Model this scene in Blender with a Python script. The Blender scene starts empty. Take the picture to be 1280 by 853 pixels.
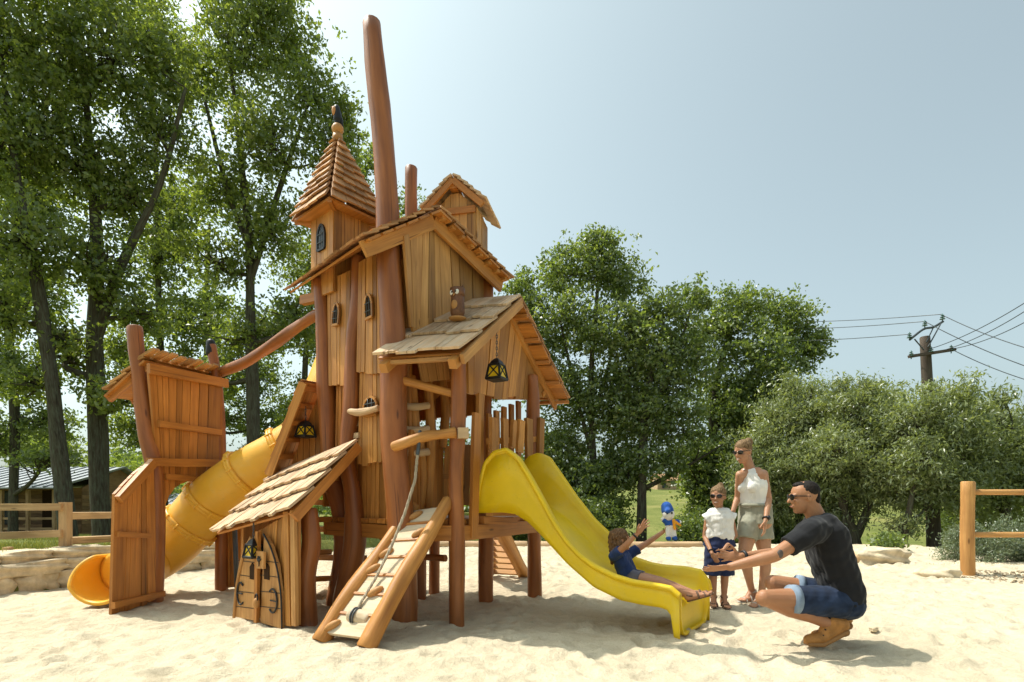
import bpy, math, random
import numpy as np
from mathutils import Vector, Matrix

R = random.Random(11)
NR = np.random.default_rng(5)
F, YH, H0, CX = 680.0, 625.0, 1.066, 640.0      # focal length, eye level and eye height measured from the photograph
V = Vector
scene = bpy.context.scene
COL = scene.collection

def P(px, py, d):
    return V(((px-CX)/F*d, d, H0-(py-YH)/F*d))
def G(px, py, z=0.0):
    return P(px, py, F*(H0-z)/(py-YH))
def W(a, b, px, py):
    """point of the upright plane through plan points a, b"""
    k = (px-CX)/F
    t = (k*a[1]-a[0])/((b[0]-a[0])-k*(b[1]-a[1]))
    return P(px, py, a[1]+(b[1]-a[1])*t)

# ------------------------------------------------------------------ materials
def new_mat(name):
    m = bpy.data.materials.new(name); m.use_nodes = True
    nt = m.node_tree; nt.nodes.clear()
    out = nt.nodes.new('ShaderNodeOutputMaterial')
    return m, nt, out
def N(nt, t, **kw):
    n = nt.nodes.new(t)
    for k, v in kw.items():
        if k in n.inputs.keys(): n.inputs[k].default_value = v
        else: setattr(n, k, v)
    return n
def ramp(nt, stops):
    n = nt.nodes.new('ShaderNodeValToRGB'); e = n.color_ramp.elements
    while len(e) < len(stops): e.new(0.5)
    for i, (p, c) in enumerate(stops):
        e[i].position = p; e[i].color = (*c, 1) if len(c) == 3 else c
    return n
def mixrgb(nt, mode, fac, a, b):
    n = nt.nodes.new('ShaderNodeMix'); n.data_type = 'RGBA'; n.blend_type = mode
    L = nt.links.new
    for sock, v in ((n.inputs[0], fac), (n.inputs[6], a), (n.inputs[7], b)):
        if hasattr(v, 'links'): L(v, sock)
        elif isinstance(v, (int, float)): sock.default_value = v
        else: sock.default_value = (*v, 1)
    return n.outputs[2]

def wood(name, dark, light, rough=0.55, spec=0.35, knots=True, grain=1.0, vary=0.5, grey=None, cracks=.8):
    m, nt, out = new_mat(name); L = nt.links.new
    uv = N(nt, 'ShaderNodeUVMap'); uv.uv_map = 'UVMap'
    geo = N(nt, 'ShaderNodeNewGeometry')
    def mapped(sx, sy):
        mp = N(nt, 'ShaderNodeMapping'); mp.inputs['Scale'].default_value = (sx, sy, 1)
        L(uv.outputs[0], mp.inputs['Vector']); return mp.outputs[0]
    n1 = N(nt, 'ShaderNodeTexNoise', Scale=1.0, Detail=6.0, Roughness=0.6, Distortion=0.6); L(mapped(1.6, 34*grain), n1.inputs['Vector'])
    n2 = N(nt, 'ShaderNodeTexNoise', Scale=1.0, Detail=3.0, Distortion=1.5); L(mapped(0.9, 9*grain), n2.inputs['Vector'])
    n3 = N(nt, 'ShaderNodeTexNoise', Scale=1.0, Detail=2.0); L(mapped(2.2, 3.0), n3.inputs['Vector'])
    r1 = ramp(nt, [(0.3, dark), (0.72, light)])
    mx = N(nt, 'ShaderNodeMath', operation='MULTIPLY_ADD'); mx.inputs[1].default_value = 0.5
    L(n1.outputs[0], mx.inputs[0])
    h = N(nt, 'ShaderNodeMath', operation='MULTIPLY'); h.inputs[1].default_value = 0.5; L(n2.outputs[0], h.inputs[0]); L(h.outputs[0], mx.inputs[2])
    L(mx.outputs[0], r1.inputs[0])
    c = r1.outputs[0]
    rv = ramp(nt, [(0.0, (1-vary*.75,)*3), (0.5, (1, 1, 1)), (1.0, (1+vary*.35, 1+vary*.4, 1+vary*.5))])
    L(geo.outputs['Random Per Island'], rv.inputs[0])
    c = mixrgb(nt, 'MULTIPLY', 1.0, c, rv.outputs[0])
    r3 = ramp(nt, [(0.35, (0.78, 0.74, 0.7)), (0.6, (1.05, 1.05, 1.05))]); L(n3.outputs[0], r3.inputs[0])
    c = mixrgb(nt, 'MULTIPLY', 0.8, c, r3.outputs[0])
    if grey:
        n4 = N(nt, 'ShaderNodeTexNoise', Scale=1.0, Detail=4.0, Roughness=0.7); L(mapped(3.0, 14.0), n4.inputs['Vector'])
        r4 = ramp(nt, [(0.42, (0, 0, 0)), (0.66, (1, 1, 1))]); L(n4.outputs[0], r4.inputs[0])
        c = mixrgb(nt, 'MIX', r4.outputs[0], c, grey)
    if knots:
        vo = N(nt, 'ShaderNodeTexVoronoi', Scale=1.0); L(mapped(1.5, 5.5), vo.inputs['Vector'])
        rk = ramp(nt, [(0.03, (0.22, 0.16, 0.12)), (0.085, (1, 1, 1))]); L(vo.outputs['Distance'], rk.inputs[0])
        c = mixrgb(nt, 'MULTIPLY', 0.8, c, rk.outputs[0])
    n5 = N(nt, 'ShaderNodeTexNoise', Scale=1.0, Detail=2.0, Distortion=.3); L(mapped(.8, 42), n5.inputs['Vector'])
    r5 = ramp(nt, [(.66, (1, 1, 1)), (.71, (.3, .24, .2))]); L(n5.outputs[0], r5.inputs[0])
    c = mixrgb(nt, 'MULTIPLY', cracks, c, r5.outputs[0])
    b = N(nt, 'ShaderNodeBsdfPrincipled', Roughness=rough)
    b.inputs['Specular IOR Level'].default_value = spec
    L(c, b.inputs['Base Color'])
    rr = N(nt, 'ShaderNodeMapRange'); rr.inputs['To Min'].default_value = rough-.12; rr.inputs['To Max'].default_value = rough+.15
    L(n2.outputs[0], rr.inputs[0]); L(rr.outputs[0], b.inputs['Roughness'])
    bp = N(nt, 'ShaderNodeBump', Strength=0.6, Distance=0.009); L(mx.outputs[0], bp.inputs['Height']); L(bp.outputs[0], b.inputs['Normal'])
    L(b.outputs[0], out.inputs[0]); return m

def plain(name, col, rough=0.5, spec=0.4, var=0.12, scale=14.0, bump=0.0, metal=0.0, bscale=60.0):
    m, nt, out = new_mat(name); L = nt.links.new
    tc = N(nt, 'ShaderNodeTexCoord')
    n = N(nt, 'ShaderNodeTexNoise', Scale=scale, Detail=5.0, Roughness=0.6); L(tc.outputs['Object'], n.inputs['Vector'])
    lo = tuple(x*(1-var*1.6) for x in col); hi = tuple(min(1, x*(1+var)) for x in col)
    r = ramp(nt, [(0.3, lo), (0.7, hi)]); L(n.outputs[0], r.inputs[0])
    b = N(nt, 'ShaderNodeBsdfPrincipled', Roughness=rough, Metallic=metal); b.inputs['Specular IOR Level'].default_value = spec
    L(r.outputs[0], b.inputs['Base Color'])
    rr = N(nt, 'ShaderNodeMapRange'); rr.inputs['To Min'].default_value = max(.03, rough-.08); rr.inputs['To Max'].default_value = rough+.1
    L(n.outputs[0], rr.inputs[0]); L(rr.outputs[0], b.inputs['Roughness'])
    if bump:
        n2 = N(nt, 'ShaderNodeTexNoise', Scale=bscale, Detail=4.0); L(tc.outputs['Object'], n2.inputs['Vector'])
        bp = N(nt, 'ShaderNodeBump', Strength=bump, Distance=0.01); L(n2.outputs[0], bp.inputs['Height']); L(bp.outputs[0], b.inputs['Normal'])
    L(b.outputs[0], out.inputs[0]); return m

def plastic(name, col, dust=(.62, .5, .28), rough=.32):
    m, nt, out = new_mat(name); L = nt.links.new
    tc = N(nt, 'ShaderNodeTexCoord')
    def no(sc, det, rg=.6):
        n = N(nt, 'ShaderNodeTexNoise', Scale=sc, Detail=det, Roughness=rg); L(tc.outputs['Object'], n.inputs['Vector']); return n
    a, b_, s_ = no(2.2, 4), no(5, 8, .75), no(1.0, 3)
    mp = N(nt, 'ShaderNodeMapping'); mp.inputs['Scale'].default_value = (5, 70, 70); L(tc.outputs['Object'], mp.inputs['Vector']); L(mp.outputs[0], s_.inputs['Vector'])
    r = ramp(nt, [(.3, tuple(x*.86 for x in col)), (.7, tuple(min(1, x*1.06) for x in col))]); L(a.outputs[0], r.inputs[0])
    d = ramp(nt, [(.52, (0, 0, 0)), (.78, (.45, .45, .45))]); L(b_.outputs[0], d.inputs[0])
    c = mixrgb(nt, 'MIX', d.outputs[0], r.outputs[0], dust)
    k = ramp(nt, [(.66, (1, 1, 1)), (.7, (.84, .82, .8))]); L(s_.outputs[0], k.inputs[0]); c = mixrgb(nt, 'MULTIPLY', .8, c, k.outputs[0])
    p = N(nt, 'ShaderNodeBsdfPrincipled'); L(c, p.inputs['Base Color']); p.inputs['Specular IOR Level'].default_value = .45
    q = N(nt, 'ShaderNodeMapRange'); q.inputs['To Min'].default_value = rough-.08; q.inputs['To Max'].default_value = rough+.3; L(b_.outputs[0], q.inputs[0]); L(q.outputs[0], p.inputs['Roughness'])
    L(p.outputs[0], out.inputs[0]); return m
def leaf_mat(name, a, b_, c_, trans=0.35, gloss=0.06):
    m, nt, out = new_mat(name); L = nt.links.new
    geo = N(nt, 'ShaderNodeNewGeometry'); tc = N(nt, 'ShaderNodeTexCoord')
    n = N(nt, 'ShaderNodeTexNoise', Scale=0.55, Detail=3.0); L(tc.outputs['Object'], n.inputs['Vector'])
    ad = N(nt, 'ShaderNodeMath', operation='MULTIPLY_ADD'); ad.inputs[1].default_value = 0.55
    L(geo.outputs['Random Per Island'], ad.inputs[0])
    h = N(nt, 'ShaderNodeMath', operation='MULTIPLY'); h.inputs[1].default_value = 0.55; L(n.outputs[0], h.inputs[0]); L(h.outputs[0], ad.inputs[2])
    r = ramp(nt, [(0.15, a), (0.5, b_), (0.9, c_)]); L(ad.outputs[0], r.inputs[0])
    d = N(nt, 'ShaderNodeBsdfDiffuse'); t = N(nt, 'ShaderNodeBsdfTranslucent'); g = N(nt, 'ShaderNodeBsdfGlossy', Roughness=0.4)
    L(r.outputs[0], d.inputs[0])
    tcol = mixrgb(nt, 'MULTIPLY', 1.0, r.outputs[0], (1.5, 1.45, 0.55)); L(tcol, t.inputs[0])
    m1 = N(nt, 'ShaderNodeMixShader', Fac=trans); L(d.outputs[0], m1.inputs[1]); L(t.outputs[0], m1.inputs[2])
    m2 = N(nt, 'ShaderNodeMixShader', Fac=gloss); L(m1.outputs[0], m2.inputs[1]); L(g.outputs[0], m2.inputs[2])
    L(m2.outputs[0], out.inputs[0]); return m

# ------------------------------------------------------------------ mesh collector
class MB:
    def __init__(s): s.v = []; s.f = []; s.uv = []; s.sm = []
    def add(s, vs, fs, uvs=None, smooth=False):
        o = len(s.v); s.v += [tuple(x) for x in vs]
        for i, f in enumerate(fs):
            s.f.append([o+j for j in f]); s.sm.append(smooth)
            s.uv.append(uvs[i] if uvs else [(0, 0)]*len(f))
    def build(s, name, mat, parent=None, loc=None):
        me = bpy.data.meshes.new(name)
        off = V((0, 0, 0)); p = parent
        while p is not None: off += p.location; p = p.parent
        if parent is None and loc is not None: off = V(loc)
        if parent is not None and loc is not None: off += V(loc)
        me.from_pydata([(x-off.x, y-off.y, z-off.z) for x, y, z in s.v], [], s.f)
        uvl = me.uv_layers.new(name='UVMap')
        flat = [c for f in s.uv for uv in f for c in uv]
        uvl.data.foreach_set('uv', flat)
        me.polygons.foreach_set('use_smooth', s.sm)
        me.materials.append(mat); me.update()
        o = bpy.data.objects.new(name, me); COL.objects.link(o)
        if loc is not None: o.location = loc
        if parent is not None: o.parent = parent
        return o
    # --- pieces
    def prism8(s, b, t, ul, uw):
        """b: four corners of the one face, t: matching four of the opposite one; ul, uw lengths for the grain"""
        a = R.random()*40; c = R.random()*40
        q = [(a, c), (a, c+uw), (a+ul, c+uw), (a+ul, c)]
        fs = [(0, 3, 2, 1), (4, 5, 6, 7), (0, 1, 5, 4), (1, 2, 6, 5), (2, 3, 7, 6), (3, 0, 4, 7)]
        us = [[q[0], q[3], q[2], q[1]], q, [q[0], q[1], q[1], q[0]], [q[1], q[2], (q[2][0], q[2][1]+.03), (q[1][0], q[1][1]+.03)],
              [q[2], q[3], q[3], q[2]], [q[3], q[0], (q[0][0], q[0][1]+.03), (q[3][0], q[3][1]+.03)]]
        s.add(list(b)+list(t), fs, us)
    def plank(s, a, b, w, th, nrm, w2=None, wob=0.0, seg=1):
        a = V(a); b = V(b); w2 = w if w2 is None else w2
        d = (b-a); ln = d.length; d.normalize(); nrm = V(nrm); side = nrm.cross(d).normalized(); nn = d.cross(side).normalized()
        u0 = R.random()*40; v0 = R.random()*40; vs = []
        for i in range(seg+1):
            t = i/seg; c = a.lerp(b, t); ww = (w+(w2-w)*t)/2
            l = ww*(1+R.uniform(-wob, wob)); r = ww*(1+R.uniform(-wob, wob))
            vs += [c-side*l-nn*th/2, c+side*r-nn*th/2, c+side*r+nn*th/2, c-side*l+nn*th/2]
        fs = []; us = []
        for i in range(seg):
            k = 4*i; ua = u0+ln*i/seg; ub = u0+ln*(i+1)/seg
            for j in range(4):
                j2 = (j+1) % 4; va = v0+(0, w, w+th, w*2+th)[j]; vb = v0+(w, w+th, 2*w+th, 2*w+2*th)[j]
                fs.append((k+j, k+j2, k+4+j2, k+4+j)); us.append([(ua, va), (ua, vb), (ub, vb), (ub, va)])
        fs.append((3, 2, 1, 0)); us.append([(u0, v0)]*4)
        k = 4*seg; fs.append((k, k+1, k+2, k+3)); us.append([(u0, v0), (u0+.02, v0+w), (u0+.02, v0+w+th), (u0, v0+th)])
        s.add(vs, fs, us)
    def wall(s, bot, top, n, th=0.028, gap=0.004, jb=0.0, jt=0.0, wv=0.25, dep=0.004, seg=1):
        """upright boards between a bottom line and a top line"""
        bot = [V(p) for p in bot]; top = [V(p) for p in top]
        def at(pl, t):
            if len(pl) == 2: return pl[0].lerp(pl[1], t)
            x = min(t, .99999)*(len(pl)-1); i = int(x); return pl[i].lerp(pl[i+1], x-i)
        nr = (bot[-1]-bot[0]).cross(top[0]-bot[0]).normalized()
        wd = (bot[-1]-bot[0]).length
        cuts = [0]+[(i+R.uniform(-wv, wv))/n for i in range(1, n)]+[1]
        for i in range(n):
            s0 = cuts[i]+gap/wd; s1 = cuts[i+1]-gap/wd; o = nr*R.uniform(-dep, dep)
            b0, b1, t0, t1 = at(bot, s0), at(bot, s1), at(top, s0), at(top, s1)
            db = R.uniform(-jb, jb); dt = R.uniform(-jt, jt)
            b0 = b0+(t0-b0).normalized()*db+o; b1 = b1+(t1-b1).normalized()*(db+R.uniform(-jb, jb)*.4)+o
            t0 = t0+(t0-b0).normalized()*dt+o; t1 = t1+(t1-b1).normalized()*(dt+R.uniform(-jt, jt)*.4)+o
            h = nr*th/2
            s.prism8([b0-h, b1-h, t1-h, t0-h], [b0+h, b1+h, t1+h, t0+h], (t0-b0).length, (b1-b0).length)
    def shingles(s, BL, BR, TR, TL, rows, tw, th=0.016, jag=0.03, lift=1.0):
        BL, BR, TR, TL = map(V, (BL, BR, TR, TL))
        nr = (BR-BL).cross(TL-BL).normalized()
        if nr.z < 0: nr = -nr
        def at(u, v): return BL.lerp(BR, u).lerp(TL.lerp(TR, u), v)
        for r in range(rows):
            w = (BL.lerp(TL, r/rows)-BR.lerp(TR, r/rows)).length; n = max(2, int(w/tw))
            sl = max((TL-BL).length, .01)
            cuts = [0]+sorted((i+R.uniform(-.3, .3))/n for i in range(1, n))+[1]
            for i in range(n):
                u0, u1 = cuts[i]+.002, cuts[i+1]-.002
                j = R.uniform(-jag, jag)/sl
                v0 = r/rows+j-(.02 if r == 0 else .0); v1 = min(1.0, (r+1.25)/rows)
                lo = nr*(th*1.25*lift+R.uniform(0, .004)); hi = nr*R.uniform(0.001, .003)
                p = [at(u0, v0)+lo, at(u1, v0)+lo, at(u1, v1)+hi, at(u0, v1)+hi]
                s.prism8(p, [q+nr*th for q in p], (p[3]-p[0]).length, (p[1]-p[0]).length)
    def slab(s, pts, th, nrm=None):
        """flat polygon with a thickness, grain along its longest edge"""
        pts = [V(p) for p in pts]; n = len(pts)
        nr = (pts[1]-pts[0]).cross(pts[-1]-pts[0]).normalized() if nrm is None else V(nrm)
        e = max(((pts[(i+1) % n]-pts[i]) for i in range(n)), key=lambda q: q.length).normalized(); g = nr.cross(e)
        a = R.random()*30; c = R.random()*30
        q = [(a+(p-pts[0]).dot(e), c+(p-pts[0]).dot(g)) for p in pts]
        vs = [p-nr*th/2 for p in pts]+[p+nr*th/2 for p in pts]
        fs = [tuple(reversed(range(n))), tuple(range(n, 2*n))]; us = [list(reversed(q)), q]
        for i in range(n):
            j = (i+1) % n; fs.append((i, j, n+j, n+i)); us.append([q[i], q[j], (q[j][0], q[j][1]+.03), (q[i][0], q[i][1]+.03)])
        s.add(vs, fs, us)
    def log(s, pts, rad, n=None, k=14, wob=0.05, ell=0.06):
        pts = [V(p) for p in pts]
        if not hasattr(rad, '__len__'): rad = [rad]*len(pts)
        m = len(pts); n = n or max(3, (m-1)*5)
        def cr(arr, x):
            x = min(max(x, 0), m-1-1e-6); i = int(x); t = x-i
            p1, p2 = arr[i], arr[i+1]; p0 = arr[i-1] if i else p1+(p1-p2); p3 = arr[i+2] if i+2 < m else p2+(p2-p1)
            return 0.5*((p1*2)+(p2-p0)*t+(p0*2-p1*5+p2*4-p3)*t*t+(p1*3-p0-p2*3+p3)*t*t*t)
        if m == 2:
            C = [pts[0].lerp(pts[1], i/n) for i in range(n+1)]; Q = [rad[0]+(rad[1]-rad[0])*i/n for i in range(n+1)]
        else:
            C = [cr(pts, (m-1)*i/n) for i in range(n+1)]; Q = [max(.002, cr(rad, (m-1)*i/n)) for i in range(n+1)]
        up = V((0, 0, 1)); t0 = (C[1]-C[0]).normalized()
        if abs(t0.z) > .9: up = V((1, 0, 0))
        x = t0.cross(up).normalized()
        ph = R.random()*9; u = R.random()*40; v0 = R.random()*40; rows = []; us_ = []
        if wob > .015: Q = [q_*(1+R.uniform(-.022, .022)) for q_ in Q]
        C2 = [C[0]+(C[0]-C[1]).normalized()*0.0]+C+[C[-1]]; Q2 = [Q[0]*.86]+Q+[Q[-1]*.86]
        if len(Q) > 2:
            C2[1] = C[0]+(C[1]-C[0]).normalized()*min(Q[0]*.18, (C[1]-C[0]).length*.3)
            C2[-2] = C[-1]-(C[-1]-C[-2]).normalized()*min(Q[-1]*.18, (C[-1]-C[-2]).length*.3)
        pr = C2[0]
        for i, c in enumerate(C2):
            t = (C2[min(i+1, len(C2)-1)]-C2[max(i-1, 0)]).normalized()
            x = (x-t*x.dot(t)).normalized(); y = t.cross(x)
            u += (c-pr).length; pr = c; q = Q2[i]
            rows.append([c+(x*math.cos(a)+y*math.sin(a)*(1+ell))*q*(1+wob*math.sin(2*a+ph+i*.6)+wob*.7*math.sin(3*a-ph*2+i*.9)) for a in [2*math.pi*j/k for j in range(k)]])
            us_.append(u)
        vs = [p for r in rows for p in r]; fs = []; us = []; cir = 2*math.pi*max(Q)
        for i in range(len(rows)-1):
            for j in range(k):
                j2 = (j+1) % k
                fs.append((i*k+j, i*k+j2, (i+1)*k+j2, (i+1)*k+j))
                va, vb = v0+cir*j/k, v0+cir*(j+1)/k
                us.append([(us_[i], va), (us_[i], vb), (us_[i+1], vb), (us_[i+1], va)])
        s.add(vs, fs, us, True)
        for row, rev in ((rows[0], True), (rows[-1], False)):
            cc = row[::-1] if rev else row
            s.add(cc, [tuple(range(k))], [[(u+.03*math.cos(6.283*j/k), v0+.03*math.sin(6.283*j/k)) for j in range(k)]])
    def cap(s, p, q, r1, r2, k=14, round_=True, flat=1.0, fax=None):
        """tapered capsule (closed)"""
        p = V(p); q = V(q); t = q-p
        if t.length < 1e-6: t = V((0, 0, 1e-4)); q = p+t
        t.normalize(); x = t.orthogonal().normalized()
        if fax is not None: x = (V(fax)-t*V(fax).dot(t)).normalized()
        y = t.cross(x); rings = []
        if round_:
            for a in (-80, -55, -28, 0): rings.append((p+t*r1*math.sin(math.radians(a)), r1*math.cos(math.radians(a))))
            for a in (0, 28, 55, 80): rings.append((q+t*r2*math.sin(math.radians(a)), r2*math.cos(math.radians(a))))
        else: rings = [(p, r1), (q, r2)]
        vs = [c+(x*math.cos(6.2832*j/k)*flat+y*math.sin(6.2832*j/k))*r for c, r in rings for j in range(k)]
        n = len(rings); fs = [tuple(range(k))[::-1], tuple(range((n-1)*k, n*k))]
        for i in range(n-1):
            for j in range(k): fs.append((i*k+j, i*k+(j+1) % k, (i+1)*k+(j+1) % k, (i+1)*k+j))
        s.add(vs, fs, None, True)
    def chain(s, *pr, **kw):
        for (a, ra), (b, rb) in zip(pr, pr[1:]): s.cap(a, b, ra, rb, **kw)
    def ball(s, c, r, ax=None, n=14):
        """ellipsoid; r = three radii along the axes ax (rows)"""
        c = V(c); r = (r, r, r) if not hasattr(r, '__len__') else r
        ax = ax or (V((1, 0, 0)), V((0, 1, 0)), V((0, 0, 1))); m = n//2+1
        vs = []; fs = []
        for i in range(1, m):
            th = math.pi*i/m
            for j in range(n):
                ph = 2*math.pi*j/n
                vs.append(c+ax[0]*r[0]*math.sin(th)*math.cos(ph)+ax[1]*r[1]*math.sin(th)*math.sin(ph)+ax[2]*r[2]*math.cos(th))
        for i in range(m-2):
            for j in range(n): fs.append((i*n+j, (i+1)*n+j, (i+1)*n+(j+1) % n, i*n+(j+1) % n))
        vs += [c+ax[2]*r[2], c-ax[2]*r[2]]; a = len(vs)-2; b = a+1
        for j in range(n):
            fs.append((a, j, (j+1) % n)); fs.append((b, (m-2)*n+(j+1) % n, (m-2)*n+j))
        s.add(vs, fs, None, True)
    def box(s, c, h, ax=None):
        c = V(c); ax = ax or (V((1, 0, 0)), V((0, 1, 0)), V((0, 0, 1)))
        X, Y, Z = ax[0]*h[0], ax[1]*h[1], ax[2]*h[2]
        s.prism8([c-X-Y-Z, c-X+Y-Z, c+X+Y-Z, c+X-Y-Z], [c-X-Y+Z, c-X+Y+Z, c+X+Y+Z, c+X-Y+Z], 2*h[0], 2*h[1])

def tag(o, label, cat, group=None, kind=None):
    if label: o['label'] = label
    if cat: o['category'] = cat
    if group: o['group'] = group
    if kind: o['kind'] = kind
    return o
def thing(name, label, cat, loc, group=None):
    o = bpy.data.objects.new(name, None); COL.objects.link(o); o.location = loc
    o.empty_display_size = .2
    return tag(o, label, cat, group)
def part(name, mat, parent, fn, *a, **k):
    mb = MB(); getattr(mb, fn)(*a, **k); return mb.build(name, mat, parent)
def copy_tree(o, parent=None, loc=None, rz=None, sc=None):
    c = o.copy(); COL.objects.link(c); c.parent = parent
    if loc is not None: c.location = loc
    if rz is not None: c.rotation_euler.z = rz
    if sc is not None: c.scale = (sc, sc, sc)
    for ch in list(o.children): copy_tree(ch, c)
    return c
def fused(name, mb, voxel, mat, parent, smooth=4, fac=0.5, noise=0.0, nscale=9.0):
    """all closed pieces of mb melted into one continuous skin"""
    me = bpy.data.meshes.new('tmp'); me.from_pydata(mb.v, [], mb.f); me.update()
    t = bpy.data.objects.new('tmp', me); COL.objects.link(t)
    m = t.modifiers.new('r', 'REMESH'); m.mode = 'VOXEL'; m.voxel_size = voxel
    if smooth:
        sm = t.modifiers.new('s', 'SMOOTH'); sm.iterations = smooth; sm.factor = fac
    dg = bpy.context.evaluated_depsgraph_get(); dg.update()
    nm = bpy.data.meshes.new_from_object(t.evaluated_get(dg))
    bpy.data.objects.remove(t); bpy.data.meshes.remove(me)
    nv = len(nm.vertices); co = np.empty(nv*3); nm.vertices.foreach_get('co', co); co = co.reshape(-1, 3)
    if noise:
        no = np.empty(nv*3); nm.vertices.foreach_get('normal', no); no = no.reshape(-1, 3)
        q = co*nscale
        w = np.sin(q[:, 0]*2.1+1.3*np.sin(q[:, 2]*1.7))+np.sin(q[:, 2]*2.9+q[:, 1]*1.9+1.1*np.sin(q[:, 0]*2.3))+.7*np.sin((q[:, 0]+q[:, 1]-q[:, 2])*4.1)
        co = co+no*(w*noise*.4)[:, None]
    off = V((0, 0, 0)); p = parent
    while p is not None: off += p.location; p = p.parent
    co = co-np.array(off)
    nm.vertices.foreach_set('co', co.ravel())
    nm.polygons.foreach_set('use_smooth', [True]*len(nm.polygons))
    nm.materials.clear(); nm.materials.append(mat); nm.name = name; nm.update()
    o = bpy.data.objects.new(name, nm); COL.objects.link(o); o.parent = parent
    return o
# ------------------------------------------------------------------ camera, light, sky
cam = bpy.data.cameras.new('camera'); co_ = bpy.data.objects.new('camera', cam); COL.objects.link(co_)
co_.location = (0, 0, H0); co_.rotation_euler = (math.radians(90), 0, 0)
cam.sensor_width = 36; cam.lens = F*36/1280; cam.shift_y = (YH-426.5)/1280; cam.clip_end = 3000; cam.clip_start = .05
scene.camera = co_
SUN_EL = math.radians(60); sd = V((-.93, .36, 0)).normalized()*math.cos(SUN_EL)+V((0, 0, math.sin(SUN_EL)))
sl = bpy.data.lights.new('sun', 'SUN'); sl.energy = 3.1; sl.angle = math.radians(.6); sl.color = (1, .955, .87)
so = bpy.data.objects.new('sun', sl); COL.objects.link(so); so.rotation_euler = (-sd).to_track_quat('-Z', 'Y').to_euler(); so.location = (-20, 8, 30)
world = bpy.data.worlds.new('World'); scene.world = world; world.use_nodes = True
nt = world.node_tree; nt.nodes.clear()
wo = nt.nodes.new('ShaderNodeOutputWorld'); bg = nt.nodes.new('ShaderNodeBackground'); sky = nt.nodes.new('ShaderNodeTexSky')
sky.sky_type = 'NISHITA'; sky.sun_disc = False; sky.sun_elevation = SUN_EL; sky.sun_rotation = math.atan2(sd.x, sd.y) % (2*math.pi)
sky.air_density = 1.0; sky.dust_density = 5.0; sky.ozone_density = 0.0; sky.altitude = 200
bg.inputs[1].default_value = .125
hs = nt.nodes.new('ShaderNodeHueSaturation'); hs.inputs['Saturation'].default_value = .42; tn = nt.nodes.new('ShaderNodeMix'); tn.data_type = 'RGBA'; tn.blend_type = 'MULTIPLY'; tn.inputs[0].default_value = 1
tn.inputs[7].default_value = (.91, 1.06, 1.02, 1)
nt.links.new(sky.outputs[0], hs.inputs['Color']); nt.links.new(hs.outputs[0], tn.inputs[6]); nt.links.new(tn.outputs[2], bg.inputs[0]); nt.links.new(bg.outputs[0], wo.inputs[0])
scene.view_settings.view_transform = 'Standard'; scene.view_settings.look = 'None'; scene.view_settings.exposure = 0.7; scene.view_settings.gamma = 1
scene.cycles.use_denoising = True
scene.cycles.max_bounces = 8; scene.cycles.diffuse_bounces = 4; scene.cycles.transmission_bounces = 4; scene.cycles.transparent_max_bounces = 4
scene.cycles.sample_clamp_indirect = 6

# ------------------------------------------------------------------ materials
M = {}
M['post'] = wood('red_brown_log', (.185, .054, .012), (.42, .145, .034), rough=.42, spec=.5, vary=.3, grain=.6)
M['plank'] = wood('honey_plank', (.32, .122, .025), (.63, .30, .074), rough=.5, vary=.75)
M['tan'] = wood('tan_plank', (.33, .145, .04), (.65, .355, .12), rough=.55, vary=.7)
M['orange'] = wood('orange_plank', (.31, .108, .018), (.60, .25, .05), rough=.45, spec=.45, vary=.55)
M['shingle'] = wood('sun_bleached_shingle', (.44, .265, .14), (.74, .52, .32), rough=.75, spec=.2, vary=.5, grey=(.60, .455, .31))
M['spire'] = wood('reddish_shingle', (.34, .155, .06), (.63, .35, .16), rough=.65, spec=.25, vary=.5)
M['pale'] = wood('pale_timber', (.42, .26, .13), (.7, .5, .3), rough=.65, vary=.5)
M['ramp'] = wood('sanded_board', (.52, .40, .25), (.76, .61, .42), rough=.8, spec=.2, vary=.25, knots=False, grey=(.62, .53, .39))
M['fence'] = wood('fence_timber', (.36, .21, .095), (.62, .42, .22), rough=.65, vary=.35)
M['cabin'] = wood('cabin_boarding', (.20, .11, .05), (.38, .22, .105), rough=.6, vary=.5)
M['bark'] = wood('bark', (.03, .023, .016), (.13, .105, .08), rough=.9, spec=.1, vary=.0, knots=False, grain=.5, grey=(.12, .125, .085))
M['polewood'] = wood('grey_pole', (.055, .04, .03), (.15, .115, .085), rough=.8, vary=.1)
M['black'] = plain('black_iron', (.012, .012, .013), .45, .4)
M['inside'] = plain('painted_interior_shade', (.045, .024, .012), .8, .1)  # flat dark colour standing in for the shade behind openings
M['glassy'] = plain('lead_glass', (.05, .06, .07), .12, .6)
M['yellowpane'] = plain('yellow_pane', (.75, .5, .02), .35, .4)
M['slide'] = plastic('yellow_plastic', (.84, .56, .006), (.72, .56, .16), .3)
M['tube'] = plastic('amber_plastic', (.84, .44, .035), (.72, .5, .2), .33)
M['red'] = plain('red_board', (.55, .05, .015), .5, .3)
M['rope'] = plain('rope', (.42, .35, .25), .9, .1, bump=.6, bscale=150)
M['steel'] = plain('grey_steel', (.06, .07, .075), .4, .5)
M['stone'] = plain('pale_limestone', (.62, .51, .35), .9, .1, var=.22, scale=7, bump=1.0, bscale=16)
M['metalroof'] = plain('blue_grey_roof', (.31, .33, .35), .4, .5, var=.08, scale=2)
M['leafA'] = leaf_mat('oak_leaf', (.105, .155, .036), (.18, .24, .06), (.28, .33, .09), .54)
M['leafB'] = leaf_mat('ash_leaf', (.092, .14, .042), (.16, .22, .066), (.245, .30, .10), .52)
M['leafC'] = leaf_mat('willow_leaf', (.13, .165, .062), (.22, .265, .11), (.32, .36, .18), .42)
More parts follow.
